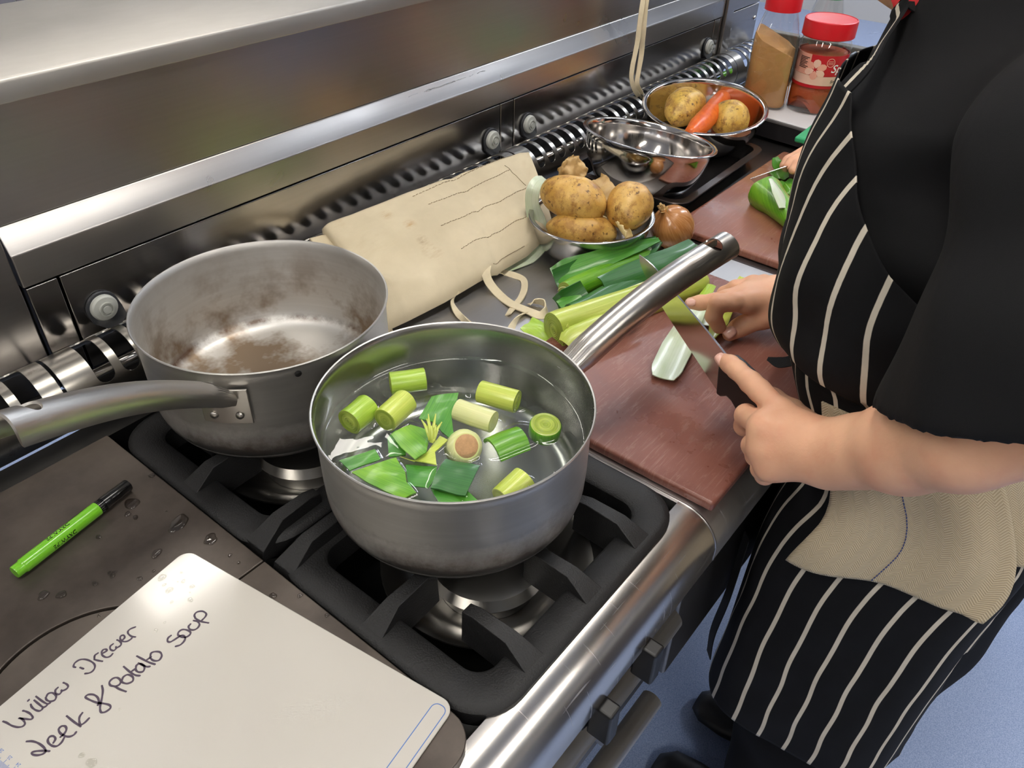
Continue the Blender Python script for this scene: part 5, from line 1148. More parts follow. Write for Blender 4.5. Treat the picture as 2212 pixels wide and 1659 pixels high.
LBK = mat_plain('black_label', (28, 20, 24), .35); LYL = mat_plain('amber_label', (224, 150, 20), .4); LRD = mat_plain('red_label', (188, 28, 40), .3); LPK = mat_plain('pink_label', (226, 160, 140), .35); LPK2 = mat_plain('light_pink_label', (228, 186, 166), .4); WHI = mat_plain('white_print', (236, 234, 232), .5); BLI = mat_plain('black_print', (30, 26, 26), .5)
def sqr(c, w, r, z, rot, n=6):
    o = np.array([c[0], c[1], 0]); a = np.array([math.cos(rot), math.sin(rot), 0]); b = np.array([-math.sin(rot), math.cos(rot), 0]); return rrect(-w, w, -w, w, min(r, w * .999), z, o, a, b, n)
def bottle(px, py, label, lidm, w=.043, rot=.2, H=.245, fill=True):
    c = np.array(Pz(px, py, ZB)); c[2] = ZB; e = empty('spice_bottle', c, label, 'spice bottle', 'lidded spice bottles')
    sec = [(.0, w * .92, .018), (.006, w, .018), (.115, w, .018), (H - .085, w * .99, .02), (H - .058, w * .85, .026), (H - .04, w * .72, .03), (H - .034, w * .70, .03), (H - .030, w * .68, .03)]
    build('plastic_body', MB().loft([sqr(c, q[1], q[2] if q[0] < H - .06 else q[1] * .97, ZB + q[0], rot) for q in sec], cap1=False), PET, e, auto=60)
    lid = build('lid', MB().lathe([(0, H - .035), (w * .80, H - .035), (w * .80, H - .0035), (w * .76, H), (w * .7, H + .0005), (0, H)], c, 40), lidm, e, auto=40)
    build('lid_flap', MB().box(-w * .7, w * .7, -.001, .001, 0, .0012, Matrix.Translation((c[0], c[1], c[2] + H)) @ Matrix.Rotation(rot + .9, 4, 'Z')), lidm, lid, smooth=False)
    return e, c
BW = .043
e, cb = bottle(1648, 222, 'clear plastic bottle of brown powder with a red lid', REDL, BW, .35, .215)
m = MB(); nn = 12; W_ = BW * .955
secp = [sqr(cb, W_ * .93, .016, ZB + .004, .35), sqr(cb, W_, .017, ZB + .009, .35), sqr(cb, W_, .017, ZB + .085, .35)]
av = unit(Pz(1700, 230, 0) - Pz(1620, 215, 0))
def topz(p): return np.array([p[0], p[1], ZB + .122 - .5 * ((p - cb) @ av) + .01 * noise.noise(Vector((p[0] * 40, p[1] * 40, 0)))])
ring = [topz(p) for p in sqr(cb, W_ * .985, .017, ZB, .35)]; secp.append(ring)
for k in (.7, .4, .1): secp.append([topz(np.array([cb[0], cb[1], ZB]) + (p - np.array([cb[0], cb[1], p[2]])) * k) + [0, 0, .006 * (1 - k)] for p in sqr(cb, W_ * .985, .017, ZB, .35)])
m.loft(secp); build('powder', m, PWD, e, auto=60, label='brown ground spice inside')
def bx2(c, w, rot, u, z, off):  # point on the bottle's near side faces by arc position u from the corner facing the label
    a = np.array([math.cos(rot), math.sin(rot), 0]); b = np.array([-math.sin(rot), math.cos(rot), 0]); return c + a * 0 + (-b) * (w + off) + a * u + np.array([0, 0, z])
a_ = np.array([math.cos(.35), math.sin(.35), 0]); b_ = np.array([-math.sin(.35), math.cos(.35), 0])
# the label faces the person: the side looking towards -y
def lab(u0, u1, z0, z1, mat, nm, off=.0008, lbl=None):
    p = lambda u, z, o: cb + a_ * u - b_ * (BW + o) + np.array([0, 0, z]); m = MB(); m.loft([[p(u0, z0, off), p(u1, z0, off), p(u1, z1, off), p(u0, z1, off)], [p(u0, z0, off - .0005), p(u1, z0, off - .0005), p(u1, z1, off - .0005), p(u0, z1, off - .0005)]]); return build(nm, m, mat, e, smooth=False, label=lbl)
lab(-.034, .034, .055, .135, LBK, 'label', lbl='black paper label'); lab(-.034, .034, .012, .0545, LYL, 'label', lbl='amber lower label')
for txt, z, s_ in (('Ground', .086, .016), ('Cinnamon', .068, .016)):
    V, F = text_mesh(txt, s_, .0003); m = MB(); m.add([cb + a_ * (-.031 + v[0] * .8) - b_ * (BW + .0012) + np.array([0, 0, z + v[1]]) for v in V], F); build('label_print', m, WHI, e, smooth=False, label='white lettering')
bottle(1752, 172, 'clear plastic bottle with a green lid behind the others', GRNL, .038, .3, .205)
jc = np.array(Pz(1750, 232, ZB)); jc[2] = ZB; JR = .0500; HS = .86
e = empty('spice_jar', jc, 'round plastic jar with a red screw lid and red label', 'spice jar', 'lidded spice jars')
build('plastic_body', MB().lathe([(a, b * HS) for a, b in [(.0, .001), (JR * .92, .0), (JR, .005), (JR, .052), (JR * .985, .055), (JR * .96, .058), (JR * .96, .136), (JR * .985, .139), (JR, .142), (JR * .97, .150), (JR * .9, .158), (JR * .88, .162), (JR * .88, .172)]], jc, 56), PET, e, auto=60)
m = MB(); rings = []
for z in np.linspace(.003, .13 * HS, 12): rings.append([jc + np.array([(JR * .945 - .002 * (z > .056 * HS)) * math.cos(t) * (1 if z > .012 else .97), (JR * .945 - .002 * (z > .056 * HS)) * math.sin(t) * (1 if z > .012 else .97), z + (.02 * max(0, math.sin(2.5 * t + .6)) if z < .02 else 0)]) for t in np.linspace(0, 2 * math.pi, 48, endpoint=False)])
m.loft(rings); build('powder', m, PAP, e, auto=50, label='dark red ground spice inside')
build('lid', MB().lathe([(a, b * HS) for a, b in [(JR * .97, .163), (JR * 1.0, .165), (JR * 1.0, .196), (JR * .985, .1985), (JR * .94, .1995), (JR * .93, .1985), (0, .1985)]], jc, 56), REDL, e, auto=40, label='red screw lid')
vdir = math.atan2(-jc[1], -jc[0])
def jl(u, z, off): t = vdir + u / JR; return jc + np.array([(JR * .962 + off) * math.cos(t), (JR * .962 + off) * math.sin(t), z * HS])
def jlab(poly, off, mat, nm, lbl=None):
    d_ = []
    for i in range(len(poly)):
        p, q = poly[i], poly[(i + 1) % len(poly)]; k = max(2, int(abs(q[0] - p[0]) / .004))
        for j in range(k): d_.append((p[0] + (q[0] - p[0]) * j / k, p[1] + (q[1] - p[1]) * j / k))
    m = MB().sheet(d_, [], lambda u, z, w_: jl(u, z, off - w_), .0003, (.004, .01)); build(nm, m, mat, e, smooth=True, auto=60, label=lbl)
jlab([(-.12, .060), (.12, .060), (.12, .0665), (-.12, .0665)], .0006, LRD, 'label_band', 'red lower band'); jlab([(-.12, .067), (.12, .067), (.12, .087), (-.12, .087)], .0006, LPK2, 'label_band', 'pale pink band'); jlab([(-.02, .0875), (.12, .0875), (.12, .132), (-.02, .132)], .0006, LRD, 'label', 'red label field'); jlab([(-.12, .0875), (-.0205, .0875), (-.0205, .132), (-.12, .132)], .0006, LPK, 'label', 'pink label panel')
for k in range(6):
    t = R(60 * k + 25); c_ = (-.008, .101); L_ = .021; pts = [(c_[0] + math.cos(t) * L_ * a - math.sin(t) * b * .0075, c_[1] + math.sin(t) * L_ * a + math.cos(t) * b * .0075) for a, b in ((.12, 0), (.4, .75), (.7, 1), (.95, .7), (1.08, 0), (.95, -.7), (.7, -1), (.4, -.75))]
    jlab(pts, .001, LPK2 if k % 2 else LPK, 'petal', 'pink printed petal')
for i in range(8):
    jlab([(-.046, .124 - i * .0032), (-.024 - .004 * (i % 3), .124 - i * .0032), (-.024 - .004 * (i % 3), .1225 - i * .0032), (-.046, .1225 - i * .0032)], .001, BLI, 'print_line', 'line of tiny print')
m = MB(); m.strip([jl(.019 + .0075 * math.cos(t), .118 + .009 * math.sin(t), .001) for t in np.linspace(0, 6.28, 25)], .0008, unit([-jc[0], -jc[1], 0]), .0003)
for i in range(4): m.strip([jl(.014, .121 - i * .0022, .001), jl(.024, .121 - i * .0022, .001)], .0007, (0, 0, 1), .0003)
build('emblem', m, LPK2, e, smooth=False, label='round printed emblem')
V, F = text_mesh('Sp', .024, .0002, .25); m = MB(); m.add([jl(.022 + v[0], .097 + v[1], .0011) for v in V], F); build('label_print', m, WHI, e, smooth=False, label='white lettering')
V, F = text_mesh('Sm', .009, .0001, .2); m = MB(); m.add([jl(.026 + v[0], .074 + v[1], .0011) for v in V], F); build('label_print', m, BLI, e, smooth=False, label='small black lettering')
# end upstand with a grey lever
e = empty('end_upstand', (2.03, .5, -.01), 'grey metal upstand at the far end of the range', 'upstand')
GRYM = mat_plain('grey_painted_metal', (92, 90, 86), .45, 0, .08, 10)
zt = float(Px(1828, 95, 2.02)[2]); build('sheet', MB().box(2.004, 2.03, .19, .80, -.30, zt), GRYM, e, bevel=.003)
for ly in (.5, .75): build('foot', MB().box(2.004, 2.03, ly - .02, ly + .02, ZF, -.3005), GRYM, e, smooth=False)
LEV = mat_plain('blue_grey_plastic', (112, 120, 132), .4, 0, .06, 20)
la, lb_ = np.array(Px(1822, 142, 1.93)), np.array(Px(1850, 120, 1.93)); e = empty('tap_lever', (la[0], la[1], -.005), 'blue grey lever standing beside the round spice jar', 'lever')
build('arm', MB().loft([[la + np.array([-.012, -.010, -.004]), la + np.array([.012, -.010, -.004]), la + np.array([.012, .010, .004]), la + np.array([-.012, .010, .004])], [lb_ + np.array([-.014, -.012, .0]), lb_ + np.array([.014, -.012, .0]), lb_ + np.array([.014, .008, .006]), lb_ + np.array([-.014, .008, .006])]]), LEV, e, bevel=.003)
build('stem', MB().box(lb_[0] - .013, lb_[0] + .013, lb_[1] - .030, lb_[1] - .0125, -.005, lb_[2] + .002), GRYM, e, bevel=.003)
# ------------------------------------------------------------------ people
def mat_skin(name, a, b, c):
    m = NT(name); v = m.coord(); n = m.noise(v, 16, 4, .6); n2 = m.noise(v, 420, 3); n3 = m.noise(m.coord((1, 1, 1), loc=(3, 7, 2)), 45, 3)
    col = m.mix(m.rng(n, 0, 1, .32, .68), lin(a), lin(b)); col = m.mix(m.rng(n3, 0, .35, .5, .75), col, lin(c))
    m.set(col=col, rough=.48, sss=.12, spec=.4); m.b.inputs['Subsurface Radius'].default_value = (.008, .003, .0015); m.bump(n2, .22, .0007); return m.m
SKIN = mat_skin('skin', (220, 166, 134), (234, 184, 150), (218, 142, 116)); NAIL = mat_plain('nail', (226, 176, 158), .28, 0, .05, 60, coat=.3)
SHIRT = mat_plain('black_cotton', (17, 17, 19), .85, 0, .25, 500, .2, 1600, spec=.3); TROU = mat_plain('black_trousers', (10, 10, 13), .9, 0, .2, 300, .2, 1500, spec=.2)
SHOE = mat_plain('black_shoe', (14, 14, 14), .4); REDC = mat_plain('red_cloth', (178, 26, 30), .8, 0, .08, 200, .3, 1500); HAIR = mat_plain('brown_hair', (60, 40, 28), .5, 0, .3, 220, .5, 400)
EYEW = mat_plain('eye_white', (230, 226, 220), .2); EYED = mat_plain('iris', (60, 44, 34), .2); LIP = mat_plain('lips', (190, 104, 92), .4)
APR = NT('striped_apron'); _uv = APR.coord((1, 1, 1), 'UV'); _sx = APR.n('ShaderNodeSeparateXYZ'); APR.l(_uv, _sx.inputs[0])
_fr = APR.math('FRACT', APR.math('ADD', APR.math('DIVIDE', _sx.outputs[0], .0325), 40.5)); _ds = APR.math('ABSOLUTE', APR.math('SUBTRACT', _fr, .5)); _st = APR.rng(_ds, 1, 0, .062, .078)
_nn = APR.noise(APR.coord(), 60, 3); APR.set(col=APR.mix(_st, APR.mix(_nn, lin((11, 11, 13)), lin((18, 18, 21))), APR.mix(_nn, lin((196, 186, 168)), lin((220, 212, 196)))), rough=.85, spec=.25)
APR.bump(APR.noise(APR.coord(), 1400, 2), .2, .0005); APR = APR.m
TOW = NT('herringbone_towel'); _uv = TOW.coord((1, 1, 1), 'UV'); _sx = TOW.n('ShaderNodeSeparateXYZ'); TOW.l(_uv, _sx.inputs[0])
_z = TOW.math('ABSOLUTE', TOW.math('SUBTRACT', TOW.math('FRACT', TOW.math('DIVIDE', _sx.outputs[0], .0125)), .5)); _h = TOW.math('FRACT', TOW.math('DIVIDE', TOW.math('ADD', _sx.outputs[1], TOW.math('MULTIPLY', _z, .0125)), .0024))
_hh = TOW.rng(TOW.math('ABSOLUTE', TOW.math('SUBTRACT', _h, .5)), 0, 1, .15, .4); TOW.set(col=TOW.mix(_hh, lin((176, 160, 132)), lin((206, 192, 164))), rough=.95, sheen=.1); TOW.bump(_hh, .5, .0008); TOW = TOW.m
BST = mat_plain('blue_thread', (60, 74, 130), .8)

def hand_left_knife(F):
    P = PP
    wr = P(1800, 985, .082)
    M_ = [P(1686, 893, .092), P(1652, 925, .086), P(1650, 968, .070), P(1664, 1008, .055)]
    F.cone(wr, P(1740, 955, .082), .028, .026, .012, sq=(KN, 1.15)); 
    for q, r in zip(M_, (.0135, .0135, .0130, .0125)): F.cone(P(1770, 975, .080), q, .022, r, .016)
    F.cone(M_[0], M_[1], .0125, .0130, .010); F.cone(M_[1], M_[2], .013, .0125, .010); F.cone(M_[2], M_[3], .0125, .012, .010)
    F.cone(P(1715, 955, .072), P(1690, 985, .062), .022, .02, .014)
    # index along the spine
    F.chain([(P(1686, 890, .093), .0125), (P(1640, 843, .094), .0112), (P(1622, 826, .094), .0110), (P(1592, 799, .091), .0098), (P(1578, 787, .089), .0095), (P(1564, 779, .087), .0080)], .004)
    # middle finger wraps under the handle
    F.chain([(M_[1], .013), (P(1612, 897, .066), .0112), (P(1608, 920, .046), .0105)], .004); F.chain([(P(1608, 920, .046), .0105), (P(1632, 925, .036), .0095), (P(1655, 915, .040), .0085)], .003)
    F.chain([(M_[2], .0125), (P(1627, 962, .052), .0112), (P(1634, 985, .036), .0105), (P(1662, 975, .028), .009)], .004)
    F.chain([(M_[3], .0120), (P(1646, 1012, .043), .0105), (P(1652, 1026, .030), .0095), (P(1680, 1010, .022), .0085)], .004)
    # thumb on the far side of the handle
    tb = P(1768, 945, .074); t1 = P(1712, 892, .058); t2 = P(1668, 862, .054); t3 = P(1642, 845, .054)
    F.chain([(tb, .018), (t1, .0135), (t2, .0115), (t3, .0085)], .006)
    return wr
def hand_right_leek(F):
    P = PP
    wr = P(1735, 645, .055); Mi = P(1612, 652, .058); Mm = P(1612, 632, .056); Mr = P(1628, 618, .050); Mp = P(1650, 612, .042)
    F.cone(wr, P(1690, 642, .054), .030, .026, .012, sq=((0, 0, 1), 1.2))
    for q, r in ((Mi, .0135), (Mm, .0135), (Mr, .0125), (Mp, .0115)): F.cone(P(1705, 642, .052), q, .022, r, .014)
    F.cone(Mi, Mr, .0125, .0125, .01); F.cone(P(1665, 640, .05), P(1640, 640, .048), .02, .018, .012)
    F.chain([(Mi, .013), (P(1582, 652, .062), .0118), (P(1551, 655, .060), .0114)], .004); F.chain([(P(1551, 655, .060), .0114), (P(1541, 683, .042), .0102), (P(1553, 706, .026), .0088)], .003)
    F.chain([(Mm, .0125), (P(1570, 645, .054), .0112), (P(1540, 652, .046), .0104), (P(1512, 654, .040), .0096), (P(1492, 655, .037), .0078)], .004)
    F.chain([(Mr, .0120), (P(1590, 622, .046), .0105), (P(1565, 634, .032), .0095), (P(1556, 642, .020), .008)], .004)
    F.chain([(Mp, .0110), (P(1618, 614, .036), .0095), (P(1600, 624, .022), .0085), (P(1594, 630, .014), .0075)], .004)
    F.chain([(P(1712, 668, .046), .020), (P(1650, 684, .036), .0155)], .014); F.chain([(P(1650, 684, .036), .0150), (P(1608, 702, .024), .0120), (P(1594, 709, .020), .0115), (P(1576, 722, .0155), .0090)], .005)
    return wr
def rings_field(F, rings, k, n=2.0, zlo=None, zhi=None):
    zs = [q[0] for q in rings]; lo = (min(q[1] - q[3] for q in rings) - .05, min(q[2] - q[4] for q in rings) - .05, zs[0] - .02); hi = (max(q[1] + q[3] for q in rings) + .05, max(q[2] + q[4] for q in rings) + .05, zs[-1] + .02)
    sl, g = F.sub(lo, hi); Z = g[2].ravel(); I = [np.interp(Z, zs, [q[i] for q in rings])[None, None, :] for i in (1, 2, 3, 4)]
    d = ((np.abs((g[0] - I[0]) / I[2])) ** n + (np.abs((g[1] - I[1]) / I[3])) ** n) ** (1 / n); d = (d - 1) * np.minimum(I[2], I[3])
    d = np.maximum(d, np.maximum(zs[0] - g[2], g[2] - zs[-1])); F.put(sl, d, k)
def fmesh(F, name, mat, par, **kw):
    V, Q_ = F.mesh(); m = MB(); m.add(V, Q_); return build(name, m, mat, par, **kw)
def ripple(F, amp, seed, fr=38):
    X, Y, Z = F.ax[0][:, None, None], F.ax[1][None, :, None], F.ax[2][None, None, :]; rs = np.random.RandomState(seed); d = 0
    for i in range(5):
        k = rs.normal(size=3); k /= np.linalg.norm(k); d = d + np.sin((X * k[0] + Y * k[1] + Z * k[2]) * fr * (.6 + .5 * i) + rs.uniform(0, 6)) / (1 + .5 * i)
    F.F += (amp * d).astype(np.float32)

# ---- the cook with the striped apron
CX = .845
TOR = [(-.06, CX, .030, .175, .122), (.0, CX, .040, .178, .124), (.08, CX, .080, .178, .134), (.15, CX, .108, .180, .137), (.22, CX, .124, .176, .124), (.29, CX, .134, .165, .108), (.345, CX + .003, .136, .140, .088), (.385, CX + .008, .142, .105, .072), (.415, CX + .012, .155, .062, .058)]
person = empty('person', (CX, .05, ZF), 'cook in a black t-shirt and striped apron holding the knife over the front board', 'person')
SHL, ELL = np.array([.652, .020, .385]), np.array([.594, -.068, .234]); SHR, ELR = np.array([1.045, .06, .385]), np.array([1.09, .10, .15])
HEAD = np.array([CX + .02, .178, .512])
parts = []
FL = Field((.52, -.16, .0), (.76, .30, .33), .0021); wl = hand_left_knife(FL)
FL.chain([(wl, .0290), (PP(1850, 975, .100), .0315), (PP(1950, 966, .132), .0385), (PP(2080, 955, .174), .0370), (ELL + [.006, .008, -.006], .0370), (ELL, .038)], .012); FL.cone(ELL, ELL + (SHL - ELL) * .45, .042, .045, .012)
parts.append(FL.mesh()); del FL
FR_ = Field((.72, .22, -.005), (1.16, .46, .21), .0024); wr_ = hand_right_leek(FR_)
FR_.chain([(wr_, .029), (wr_ + (ELR - wr_) * .5, .037), (ELR, .044)], .012)
parts.append(FR_.mesh()); del FR_
FB = Field((.54, -.22, -.90), (1.18, .42, .66), .0072)
rings_field(FB, [(q[0], q[1], q[2] - .006, q[3] - .022, q[4] - .022) for q in TOR], .0)
FB.cone(ELL + (SHL - ELL) * .40, SHL, .044, .036, .02); FB.cone(ELR, SHR, .042, .036, .02); FB.cone(SHL, (CX, .10, .355), .034, .05, .02); FB.cone(SHR, (CX, .10, .355), .034, .05, .02)
FB.cone((CX + .01, .15, .36), HEAD + [0, -.025, -.03], .056, .054, .03)
FB.ell(HEAD + [0, -.02, .02], (.074, .095, .098), .02); FB.ell(HEAD + [0, .030, -.045], (.056, .056, .062), .03); FB.ell(HEAD + [0, .052, -.078], (.026, .026, .022), .02)
FB.ell(HEAD + [0, .083, -.010], (.014, .018, .020), .012); FB.ell(HEAD + [-.074, -.015, -.005], (.008, .018, .028), .006); FB.ell(HEAD + [.074, -.015, -.005], (.008, .018, .028), .006)
for s in (-1, 1):
    FB.ell(HEAD + [s * .030, .076, .014], (.015, .010, .010), .0, 's')
    FB.chain([((CX + s * .088, .03, -.05), .10), ((CX + s * .085, .05, -.47), .060), ((CX + s * .082, .03, -.82), .045), ((CX + s * .082, .10, -.862), .032)], .02)
parts.append(FB.mesh()); del FB
m = MB()
for V, Q_ in parts: m.add(V, Q_)
body = build('body', m, SKIN, person, label='bare arms, hands and face')
def nail(c, n, d, w, l, nm='nail'):
    n = unit(n); d = unit(np.asarray(d) - n * np.dot(d, n)); s = np.cross(d, n); mm = MB(); pts = []
    for i in range(7):
        for j in range(7):
            x, y = (i / 6 - .5) * 2, (j / 6 - .5) * 2; k = math.sqrt(max(0, 1 - .35 * x * x * y * y)); pts.append(np.asarray(c) + d * x * l * k + s * y * w * k - n * (y * y * w * .45 + max(0, x) ** 2 * l * .12))
    mm.grid(pts, 7, 7); build(nm, mm, NAIL, body, solid=.0007)
nail(PP(1559, 775, .0925), (-.55, -.25, .8), PP(1550, 768, .088) - PP(1570, 786, .090), .0062, .0068)
nail(PP(1577, 717, .0245), (-.55, -.3, .8), PP(1568, 726, .016) - PP(1592, 708, .02), .0072, .0080)
nail(PP(1492, 651, .0445), (-.5, -.1, .9), PP(1480, 655, .036) - PP(1512, 654, .04), .0058, .0064)
for s in (-1, 1):
    eb = HEAD + [s * .030, .067, .014]; eo_ = build('eye', MB().blob(eb, (.012, .012, .012), sub=2, amp=0), EYEW, body); build('iris', MB().lathe([(0, .0004), (.0052, .0)], eb + np.array([0, .0098, -.0068]), 16, unit([0, 1, -.7])), EYED, body)
build('mouth', MB().tube(smooth_path([HEAD + [-.021, .066, -.050], HEAD + [-.008, .080, -.047], HEAD + [0, .082, -.048], HEAD + [.008, .080, -.047], HEAD + [.021, .066, -.050]], 4), [.0015, .003, .0045, .005, .005, .005, .0045, .0045, .0045, .005, .005, .0045, .004, .004, .003, .0025, .0015][:17], 8, .7), LIP, body)
def cap_fn(p): p.z = max(p.z, -.45 - .35 * p.x); return p
build('hair', MB().blob(HEAD + [0, -.032, .030], (.101, .083, .103), (0, -1, 0), (0, 0, 1), 4, .03, 3, 2, lambda p: (setattr(p, 'z', max(p.z, -.15 + (.9 if p.x < -.35 else 0) * (-.35 - p.x)) if p.x < .2 else p.z), p)[1]), HAIR, person, label='short brown hair')
# shirt
FS = Field((.50, -.22, -.08), (1.20, .34, .50), .0062)
rings_field(FS, TOR[:-2] + [(.40, CX + .010, .142, .098, .076), (.455, CX + .016, .150, .072, .064)], .0, 2.15)
FS.cone(SHL + [.045, .02, .0], (CX, .095, .340), .060, .080, .03); FS.cone(SHR + [-.045, .01, 0], (CX, .10, .355), .062, .085, .04)
da = unit(ELL - SHL)
FS.cone(SHL + [.015, .01, -.005], SHL + da * .160 + [.006, .028, 0], .074, .090, .03); FS.cone(SHL + da * .160 + [.006, .028, 0], np.array([.602, -.010, .155]), .092, .095, .03); db = unit(ELR - SHR); FS.cone(SHR, SHR + db * .15, .07, .082, .03)
ripple(FS, .0055, 5, 30)
HC = np.array([.605, -.008, .195]); FS.cone(HC - da * .045, HC + da * .09, .055, .082, 0, 's'); FS.cone(SHR + db * .15, SHR + db * .33, .064, .10, 0, 's')
hd_c = SHL + da * .262 + [.008, .02, 0]; sl, g_ = FS.sub((.50, -.22, .0), (.715, .16, .30)); hn = unit(np.array([-.25, -.40, -.88]))
pl_ = (g_[0] - .60) * hn[0] + (g_[1] - .075) * hn[1] + (g_[2] - .168) * hn[2]
hp_ = (g_[0] - .600) ** 2 + (g_[1] - .0) ** 2
FS.F[sl] = np.maximum(FS.F[sl], np.where((g_[0] < .690) & (hp_ < .17 ** 2) & (g_[2] < .30), pl_, -1).astype(np.float32))
FS.cone((CX + .012, .152, .408), HEAD + [0, -.02, 0], .050, .064, 0, 's')
shirt = fmesh(FS, 'shirt', SHIRT, person, label='loose black short sleeved shirt'); del FS
# trousers, shoes
FT = Field((.58, -.26, -.90), (1.12, .26, .03), .0075)
rings_field(FT, [(-.30, CX, .025, .15, .112), (-.16, CX, .02, .168, .122), (-.06, CX, .02, .170, .118), (.02, CX, .035, .168, .115)], .0, 2.4)
for s in (-1, 1): FT.chain([((CX + s * .082, .015, -.12), .102), ((CX + s * .080, .035, -.46), .094), ((CX + s * .080, .03, -.84), .082)], .05)
ripple(FT, .003, 9, 30); fmesh(FT, 'trousers', TROU, person, label='loose black trousers'); del FT
for s in (-1, 1):
    c = np.array([CX + s * .082, .075, ZF]); m = MB(); sec = []
    for (y, w_, h_) in ((-.10, .028, .055), (-.085, .038, .075), (-.02, .040, .085), (.04, .043, .070), (.09, .047, .052), (.135, .042, .042), (.158, .022, .028)):
        sec.append([c + np.array([w_ * math.sin(t) * (1 if math.cos(t) > -.3 else .95), y, .001 + max(0, h_ * (.5 + .5 * math.cos(t)))]) for t in np.linspace(0, 2 * math.pi, 20, endpoint=False)])
    m.loft(sec); build('shoe', m, SHOE, person, auto=60)
# neckerchief
m = MB(); nk = HEAD + [-.006, -.040, -.088]
ring = [nk + np.array([.058 * math.cos(t), .058 * math.sin(t), -.012 + .012 * math.sin(t) * -1]) for t in np.linspace(0, 2 * math.pi, 40, endpoint=False)]
m.tube(ring, [.011 + .002 * math.sin(i * 1.7) for i in range(40)], 10, 1.25, closed=True)
m.strip(smooth_path([nk + [-.046, .040, .0], nk + [-.050, .044, -.016], nk + [-.050, .042, -.030], nk + [-.046, .038, -.042]], 4), [.034, .036, .035, .032, .028, .026, .022, .02, .016, .014, .010, .006, .003], ups=[(-.7, .7, .25)] * 13, thick=.003)
m.strip(smooth_path([nk + [-.054, .020, .004], nk + [-.058, .024, -.014], nk + [-.056, .026, -.030]], 4), [.03, .034, .034, .03, .026, .02, .014, .01, .004], ups=[(-.9, .4, .2)] * 9, thick=.003)
m.strip(smooth_path([np.array(Px(1972, -30, .812)), np.array(Px(1955, 5, .800)), np.array(Px(1942, 32, .800)), np.array(Px(1929, 60, .808))], 4), [.030, .030, .029, .028, .026, .023, .020, .016, .013, .010, .007, .004, .002], ups=[(-.9, .35, .25)] * 13, thick=.003)
build('neckerchief', m, REDC, person, auto=60, label='red cotton neckerchief')

# apron: a sheet draped round the body, stripes follow the cloth
AZ = [-.42, -.30, -.15, -.075, -.03, .0, .06, .10, .15, .22, .29, .365]
ACY = [.048, .046, .042, .034, .026, .028, .060, .080, .097, .114, .130, .134]
AB = [.127, .127, .129, .128, .126, .128, .137, .140, .141, .136, .123, .101]
AA = [.196, .195, .193, .190, .187, .186, .186, .186, .186, .188, .176, .148]
AN = [4.0, 4.0, 4.0, 4.0, 3.6, 3.0, 2.4, 2.3, 2.2, 2.2, 2.1, 2.0]
def apron_row(z, n=181):
    cy, b, a, nn = (sum(np.interp(z + dz, AZ, q) for dz in (-.026, -.013, 0, .013, .026)) / 5 for q in (ACY, AB, AA, AN)); th = np.linspace(-R(178), R(178), n)
    pts = np.stack([CX + a * np.sign(np.sin(th)) * np.abs(np.sin(th)) ** (2 / nn), cy + b * np.sign(np.cos(th)) * np.abs(np.cos(th)) ** (2 / nn)], 1)
    s = np.concatenate([[0], np.cumsum(np.linalg.norm(np.diff(pts, axis=0), axis=1))]); s -= s[n // 2]
    return pts, s
def apron_pt(u, z, off):
    pts, s = apron_row(z); x, y = np.interp(u, s, pts[:, 0]), np.interp(u, s, pts[:, 1]); e_ = .004
    tx_, ty_ = np.interp(u + e_, s, pts[:, 0]) - np.interp(u - e_, s, pts[:, 0]), np.interp(u + e_, s, pts[:, 1]) - np.interp(u - e_, s, pts[:, 1]); L = math.hypot(tx_, ty_); nx, ny = -ty_ / L, tx_ / L
    if nx * (x - CX) + ny * (y - .03) < 0: nx, ny = -nx, -ny
    return np.array([x + nx * off, y + ny * off, z])
def tie_z(u): k = min(1, max(0, (abs(u) - .02) / .17)); return .030 + .088 * k * k * (3 - 2 * k)
UZ = [-.42, -.2, .0, .06, .12, .2, .25, .30, .365]; UL = [.455, .44, .40, .37, .345, .305, .26, .205, .135]
def apron_off(u, z):
    s = z - tie_z(u); o = .006
    if s >= 0: o += .016 * math.exp(-((s - .026) / .030) ** 2) * (.75 + .25 * math.sin(u * 30 + 1)) + .010 * math.exp(-((s - .08) / .05) ** 2)
    if s < 0: o += .010 * math.exp(-((s + .05) / .05) ** 2) * 0 - .002 * math.exp(-(s / .012) ** 2)
    if 0 <= s < .012: o *= .35 + .65 * (s / .012)
    f = noise.noise(Vector((u * 9, z * 4, 1.5))) * .009 + noise.noise(Vector((u * 24 + z * 8, z * 12, 3.5))) * .0035
    if s > 0: f *= 1.0; f += .005 * math.sin(u * 60 + z * 26 + 2 * noise.noise(Vector((u * 10, z * 10, 0)))) * math.exp(-((s - .05) / .05) ** 2)
    else: f += .007 * math.sin(u * 21 + 1.0 + z * 3) * min(1, -s / .25)
    return max(.002, o + f)
def apron_sheet(nm, zs, lab, uf=1.0, doff=0.0):
    nu_ = 150; V = []; uv = []
    for (zb, sk) in zs:
        ul = np.interp(zb, UZ, UL)
        for j in range(nu_):
            u = (j / (nu_ - 1) * 2 - 1) * ul; z = zb + (tie_z(u) - .030) * sk; 
            if zb < -.38: z += .018 * math.cos(u * 9) * 0
            V.append(apron_pt(u, z, apron_off(u, z) + doff)); uv.append((u + .0035 * noise.noise(Vector((z * 14, u * 3, 2))), z))
    m = MB(); m.grid(V, nu_, len(zs)); return build(nm, m, APR, person, uvs=uv, solid=.0014, label=lab)
zs_up = [(.365 - .365 * t, max(0, 1 - abs(.365 - .365 * t - .030) / .22)) for t in np.linspace(0, .97, 90)]
zs_up = [(z, k) for z, k in zs_up if z > .0310] + [(.0308, 1)]
apron_sheet('apron_bib', zs_up, 'striped apron bib bloused over the waist')
